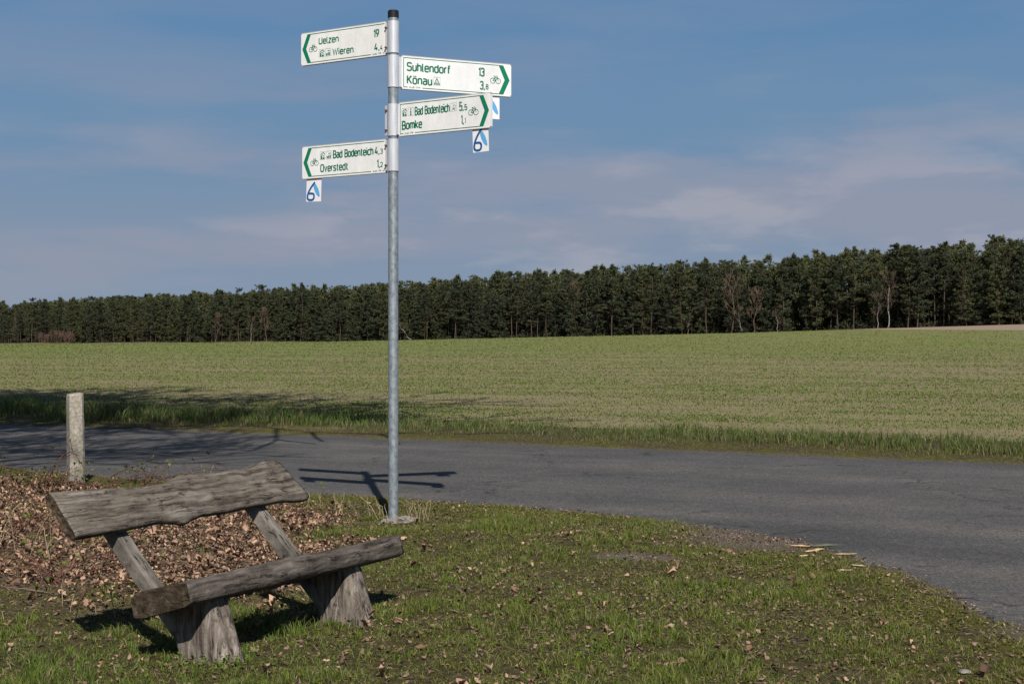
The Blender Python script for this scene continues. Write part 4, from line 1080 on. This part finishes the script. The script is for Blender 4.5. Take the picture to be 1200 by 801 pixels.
V1, F1, C1 = blades1(P[~nr], size[~nr]*1.1, wd_[~nr]*1.25, ln_[~nr], an_[~nr], col[~nr])
F = np.vstack([F, F1+len(V)]); V = np.vstack([V, V1]); C = np.vstack([C, C1])
tag(link('young_crop', mesh_np('young_crop', V, F, M['grass'], C)), 'thin rows of young green crop sprouting in the tan field', 'crop', kind='stuff')
print('crop', n)
# dead oak leaves
def leaves(x, y, z, size, col):
    n = len(x); out = np.array([(-.5, 0), (-.22, .20), (-.06, .12), (.14, .26), (.5, .03), (.12, -.24), (-.10, -.12), (-.26, -.18)])
    m = len(out); q = rng.normal(0, 1, (n, 4)); q[:, 3] *= 1
    yaw = rng.uniform(0, 6.283, n); pit = rng.normal(0, .33, n); rol = rng.normal(0, .4, n); curl = rng.uniform(-.8, 2.4, n)
    Lx = np.concatenate([out[:, 0], [0]])[None]*size[:, None]; Ly = np.concatenate([out[:, 1], [0]])[None]*size[:, None]*rng.uniform(.8, 1.3, n)[:, None]
    Lz = curl[:, None]*(Ly**2*4+Lx**2*1.2)/size[:, None]
    c, s = np.cos(rol)[:, None], np.sin(rol)[:, None]; Ly, Lz = Ly*c-Lz*s, Ly*s+Lz*c
    c, s = np.cos(pit)[:, None], np.sin(pit)[:, None]; Lx, Lz = Lx*c+Lz*s, -Lx*s+Lz*c
    c, s = np.cos(yaw)[:, None], np.sin(yaw)[:, None]; Lx, Ly = Lx*c-Ly*s, Lx*s+Ly*c
    Lz = Lz-Lz.min(1, keepdims=True)*.75
    V = np.stack([x[:, None]+Lx, y[:, None]+Ly, z[:, None]+Lz], -1).reshape(-1, 3)
    i = np.arange(m); f = np.stack([np.full(m, m), i, (i+1) % m], 1)
    F = (f[None]+(np.arange(n)*(m+1))[:, None, None]).reshape(-1, 3)
    return V, F, np.repeat(col, m+1, 0)
x, y = scatter(230000, -6.4, 4.4, 4.8, 16); d = edge_dist(x, y); li, mo, sa = cover(x, y)
cl_ = fbm(x*1.5, y*1.5, 71); cl2 = fbm(x*6, y*6, 72)
dens = .85*li*(.3+.7*sst(.36, .56, cl2))+(.06*sst(.45, .68, cl_)+.02)*(.15+.85*sst(.45, .62, cl2))*(1-.5*sst(.5, 2.5, x))
dens = dens*(d > .1)+.0002*(d < -.1)
k = rng.random(len(x)) < dens
x, y, li = x[k], y[k], li[k]; n = len(x)
z = np.maximum(ground_z(x, y), 0)+rng.uniform(0, .035, n)*(li > .2)+rng.uniform(.002, .015, n)
hue = rng.random((n, 1)); col = np.array([.150, .084, .054])*(1-hue)+np.array([.48, .325, .225])*hue
col = col*np.where(rng.random((n, 1)) < .3, .45, 1.0)
V, F, C = leaves(x, y, z, rng.uniform(.014, .040, n)*np.where(rng.random(n) < .16, 1.9, 1.0), col)
tag(link('leaf_litter', mesh_np('leaf_litter', V, F, M['deadleaf'], C)), 'brown fallen oak leaves heaped left of the bench and scattered over the grass', 'leaves', kind='stuff')
print('leaves', n)
# crumbled leaf and bark fragments
x, y = scatter(110000, -6.4, 4.4, 4.8, 16); d = edge_dist(x, y); q = fbm(x*2.6, y*2.6, 75)
k = (d > .0) & (rng.random(len(x)) < .35+.6*sst(.4, .66, q)); x, y = x[k], y[k]; n = len(x)
z = ground_z(x, y)+rng.uniform(0, .014, n); r = rng.uniform(.004, .015, n); a = rng.uniform(0, 6.283, n); tl = rng.normal(0, .5, n)
an = a[:, None]+np.array([0, 1.3, 3.0, 4.4]); rr = r[:, None]*rng.uniform(.5, 1.2, (n, 4))
V = np.stack([x[:, None]+np.cos(an)*rr, y[:, None]+np.sin(an)*rr, z[:, None]+np.cos(an-a[:, None]*2)*rr*tl[:, None]], -1).reshape(-1, 3)
F = np.arange(n*4).reshape(-1, 4); hue = rng.random((n, 1)); col = np.array([.030, .020, .013])*(1-hue)+np.array([.30, .205, .145])*hue
tag(link('leaf_crumbs', mesh_np('leaf_crumbs', V, F, M['deadleaf'], np.repeat(col, 4, 0))), 'brown crumbs of leaf and bark in the thin turf', 'leaf crumbs', kind='stuff')
# gravel crumbs by the road edge
x, y = scatter(60000, -6, 4.2, 5, 16.4, .2); d = edge_dist(x, y); li, mo, sa = cover(x, y)
k = (d > -.25) & (rng.random(len(x)) < np.where(d > 0, sa*.5, .03)); x, y = x[k], y[k]; n = len(x)
r = rng.uniform(.004, .011, n); z = np.maximum(ground_z(x, y), 0)+r*.2
oc = np.array([(1, 0, 0), (-1, 0, 0), (0, 1, 0), (0, -1, 0), (0, 0, .7), (0, 0, -.7)]); V = (oc[None]*rng.uniform(.6, 1.2, (n, 6, 1)))*r[:, None, None]
V = (V+np.stack([x, y, z], 1)[:, None]).reshape(-1, 3)
f = np.array([(0, 2, 4), (2, 1, 4), (1, 3, 4), (3, 0, 4), (2, 0, 5), (1, 2, 5), (3, 1, 5), (0, 3, 5)]); F = (f[None]+(np.arange(n)*6)[:, None, None]).reshape(-1, 3)
col = np.repeat(np.array([.17, .14, .115])*rng.uniform(.3, 1.6, (n, 1)), 6, 0)
tag(link('gravel', mesh_np('gravel', V, F, M['vcol'], col)), 'loose grit and gravel washed up along the near road edge', 'gravel', kind='stuff')

# ------------------------------------------------------------------ brambles, dry stalks, chips and sticks
def px_ground(px, py):
    Yd = 1667*CAM_H/(py-398.); return (px-600)/1667*Yd, Yd
def arc_pts(p0, p1, h, n=12, wob_=.02, rg=rng):
    p0, p1 = np.array(p0, float), np.array(p1, float); out = []
    ph = rg.uniform(0, 6.283, 3)
    for t in np.linspace(0, 1, n):
        p = p0*(1-t)+p1*t; p = p+np.array([0, 0, h*4*t*(1-t)])+wob_*np.sin(t*7+ph)*t; out.append(p)
    return out
def leaf_mesh(name, mat, pts, size, col):
    P = np.array(pts); n = len(P)
    return mesh_np(name, *leaves(P[:, 0], P[:, 1], P[:, 2], np.full(n, size)*rng.uniform(.7, 1.2, n), np.array(col)*rng.uniform(.7, 1.2, (n, 1)))[:2], mat, None) if False else \
        (lambda L: mesh_np(name, L[0], L[1], mat, L[2]))(leaves(P[:, 0], P[:, 1], P[:, 2], np.full(n, size)*rng.uniform(.7, 1.2, n), np.array(col)*rng.uniform(.7, 1.2, (n, 1))))
def bramble(px, py, canes, label, leafn=8, seed=0):
    rg = np.random.default_rng(seed); x0, y0 = px_ground(px, py); z0 = gz(x0, y0)
    root = tag(empty('bramble', (x0, y0, z0)), label, 'bramble', 'brambles')
    lp = []
    for (dx, dy, h, dz, r) in canes:
        pts = arc_pts((rg.uniform(-.08, .08), rg.uniform(-.08, .08), -.02), (dx, dy, dz), h, 14, .03, rg); segs = []
        for i, (a, b) in enumerate(zip(pts[:-1], pts[1:])):
            t = i/13; segs.append((tuple(a), tuple(b), r*(1-.5*t), r*(1-.5*(t+1/13))))
            if rg.random() < .8:
                th = rg.normal(0, 1, 3); th /= np.linalg.norm(th); segs.append((tuple(b), tuple(b+th*r*2.2), r*.35, r*.05))
            if rg.random() < .22:
                e = b+np.array([rg.normal(0, .1), rg.normal(0, .1), rg.uniform(.02, .14)]); segs.append((tuple(b), tuple(e), r*.5, r*.25)); lp.append(e)
        V, F = tubes(segs, 5); link('cane', mesh_np('cane', V, F, M['cane'], None, True), root)
        for _ in range(max(1, leafn//len(canes))): lp.append(pts[rg.integers(3, 14)]+rg.normal(0, .015, 3))
    link('leaves', leaf_mesh('leaves', M['grass'], lp, .045, (.13, .17, .03)), root)
rg5 = np.random.default_rng(5)
def cn(n, reach, hlo, hhi, dirx=(-1, 1), rr=(.003, .006)):
    return [(rg5.uniform(*dirx)*reach, rg5.normal(0, .25), rg5.uniform(hlo, hhi), rg5.uniform(-.02, .10), rg5.uniform(*rr)) for _ in range(n)]
bramble(52, 578, [(-.55, .05, .20, .02, .006), (.42, .0, .26, .18, .006), (.32, -.1, .16, .30, .005)]+cn(7, .6, .06, .2), 'bramble with arching reddish canes at the left foot of the concrete post', 10, 1)
bramble(112, 580, [(.75, -.05, .10, .10, .005), (.5, .1, .18, .06, .005)]+cn(7, .7, .04, .16), 'bramble trailing from the foot of the concrete post towards the road', 8, 2)
bramble(170, 578, [(.75, .05, .10, .16, .006), (.3, .1, .12, .24, .004)]+cn(6, .6, .04, .15), 'low bramble above the bench back, between post and pole', 7, 3)
bramble(22, 640, [(.9, -.1, .12, .02, .006), (-.2, .0, .25, .45, .005)]+cn(8, .8, .05, .2), 'dark bramble canes over the leaf litter at the left edge', 3, 4)
bramble(70, 690, [(-.6, .1, .18, .05, .005), (.6, .3, .10, .02, .005)]+cn(6, .6, .03, .14), 'bramble canes lying in the leaves left of the bench seat', 2, 6)
bramble(200, 628, cn(7, .6, .03, .14), 'bramble runners in the leaf litter behind the bench', 3, 7)
bramble(330, 612, cn(6, .6, .02, .10), 'bramble runners in the leaves between the bench and the signpost', 3, 8)
def stalks(px, py, n, hlo, hhi, spread, label, seed):
    rg = np.random.default_rng(seed); x0, y0 = px_ground(px, py); root = tag(empty('dry_stalks', (x0, y0, gz(x0, y0))), label, 'dry grass', 'dry grass tufts')
    for _ in range(n):
        a = (rg.normal(0, spread), rg.normal(0, spread*.6), -.01); h = rg.uniform(hlo, hhi); b = np.array(a)+np.array([rg.normal(0, h*.35), rg.normal(0, h*.3), h])
        pts = arc_pts(a, b, .03, 6, .01, rg); V, F = tubes([(tuple(p), tuple(q), .0028, .0018) for p, q in zip(pts[:-1], pts[1:])], 4)
        link('stalk', mesh_np('stalk', V, F, M['straw'], None, True), root)
M['straw'] = plain('dry_straw', (.30, .235, .15), .8)
stalks(496, 612, 12, .08, .20, .10, 'pale dry grass stalks just right of the pole foot', 1)
stalks(440, 608, 9, .08, .20, .14, 'pale dry grass stalks just left of the pole foot', 2)
stalks(380, 600, 9, .08, .20, .2, 'pale dry grass stalks between the bench back and the pole', 3)
stalks(28, 668, 10, .12, .40, .15, 'tall pale dry stalks at the left edge in the leaf litter', 4)
stalks(200, 566, 8, .08, .24, .25, 'thin pale dry stalks sticking up above the bench back', 5)
stalks(95, 725, 8, .05, .18, .2, 'dry stalks in the leaves before the bench seat end', 6)
def stick(name, px, py, L, ang, r, colr, label, cat, group=None, flat=1.0, on_road=False, bend=.05):
    x, y = px_ground(px, py); z = max(gz(x, y), 0.0)+r*flat+.004
    n = 7; segs = []; ps = []
    for t in np.linspace(-.5, .5, n): ps.append(np.array([t*L, bend*L*math.sin(t*5+px), abs(t)*.02*L]))
    for i in range(n-1): e0, e1 = [1-.75*abs(2*k/(n-1)-1)**2.5 for k in (i, i+1)]; segs.append((tuple(ps[i]), tuple(ps[i+1]), r*e0*(.75+.25*math.sin(i*1.9+px)), r*e1*(.75+.25*math.sin((i+1)*1.9+px))))
    V, F = tubes(segs, 6); V[:, 2] *= flat
    V = np.vstack([V]); m = plain(name+'_wood', colr, .8)
    o = link(name, mesh_np(name, V, F, m, None, True), None, (x, y, z), ang); tag(o, label, cat, group)
CH = 'splintered wood chips by the bend'
stick('wood_chip', 955, 650, .20, R(35), .018, (.50, .36, .21), 'large pale wood splinter among chips at the road bend', 'wood chip', CH, .5)
stick('wood_chip', 938, 645, .13, R(-20), .016, (.50, .34, .19), 'tan wood splinter leftmost of the chips at the bend', 'wood chip', CH, .5)
stick('wood_chip', 990, 652, .17, R(12), .012, (.46, .33, .20), 'long thin pale splinter rightmost of the chips at the bend', 'wood chip', CH, .5)
stick('wood_chip', 942, 656, .07, R(20), .012, (.50, .39, .26), 'small pale chip just below the large splinter at the bend', 'wood chip', CH, .5)
stick('wood_chip', 1006, 667, .10, R(-40), .010, (.55, .42, .28), 'small chip lying lower right of the splinters', 'wood chip', CH, .5)
stick('wood_chip', 990, 672, .10, R(5), .010, (.48, .38, .24), 'flat chip in the moss below the splinters', 'wood chip', CH, .5)
stick('mossy_stick', 962, 643, .30, R(10), .020, (.10, .105, .06), 'greenish lichened stick lying behind the pale splinters', 'stick', None, .6)
stick('wood_chip', 592, 621, .20, R(5), .014, (.55, .42, .25), 'pale splinter in the grass right of the pole foot', 'wood chip', None, .5)
stick('twig', 1090, 701, .13, R(-14), .005, (.05, .035, .028), 'thicker dark twig on the asphalt near the right edge', 'twig', 'dark twigs at the roadside')
stick('twig', 1085, 664, .20, R(4), .003, (.05, .035, .028), 'thin dark twig on the asphalt beside the bend', 'twig', 'dark twigs at the roadside')
stick('twig', 1118, 703, .22, R(-30), .006, (.05, .035, .028), 'dark twig in the grass edge below the bend', 'twig', 'dark twigs at the roadside')
stick('branch', 40, 700, .55, R(-28), .006, (.16, .13, .10), 'grey fallen branch in the leaf litter before the bench end', 'branch')
# small white stone and a feather-like leaf
for px, py, s_, lab in ((1130, 796, .020, 'small pale stone at the lower right corner'), (655, 694, .014, 'tiny white pebble in the grass right of the bench')):
    x, y = px_ground(px, py); bm = bmesh.new(); bmesh.ops.create_icosphere(bm, subdivisions=2, radius=s_)
    for v in bm.verts: v.co = Vector((v.co.x*1.3, v.co.y, v.co.z*.55))*(1+.2*math.sin(v.co.x*90+v.co.y*140))
    tag(bm_obj('stone', bm, M['footing'], None, (x, y, gz(x, y)+s_*.4)), lab, 'stone')

# low broad-leaved weeds
for px, py, n_, sp_, lab in ((262, 782, 90, .16, 'low leafy green weeds at the foot of the near bench leg'), (420, 716, 45, .10, 'small leafy weeds growing against the far bench leg'), (700, 770, 40, .14, 'flat green weed rosette in the grass at bottom centre'), (820, 700, 36, .12, 'flat green weed rosette in the grass below the bare patch')):
    x0, y0 = px_ground(px, py); z0 = gz(x0, y0); rg = np.random.default_rng(px); root = tag(empty('weed', (x0, y0, z0)), lab, 'weed', 'leafy weeds')
    a = rg.uniform(0, 6.283, n_); r = np.abs(rg.normal(0, sp_, n_)); lx = np.cos(a)*r*1.3; ly = np.sin(a)*r
    hz = rg.uniform(.012, .05, n_); base_z = ground_z(lx+x0, ly+y0)-z0
    P = np.stack([lx, ly, base_z+hz], 1)
    link('leaves', leaf_mesh('leaves', M['grass'], P, .026, (.105, .165, .024)), root)
    V, F = tubes([((p[0]*.93, p[1]*.93, b_ - .01), tuple(p), .0012, .0009) for p, b_ in zip(P, base_z)], 3)
    st_ = link('stems', mesh_np('stems', V, F, M['weedstem'] if 'weedstem' in M else M.setdefault('weedstem', plain('weed_stem', (.10, .13, .03), .7))), root); st_['kind'] = 'stuff'
    root.children[0]['kind'] = 'stuff'
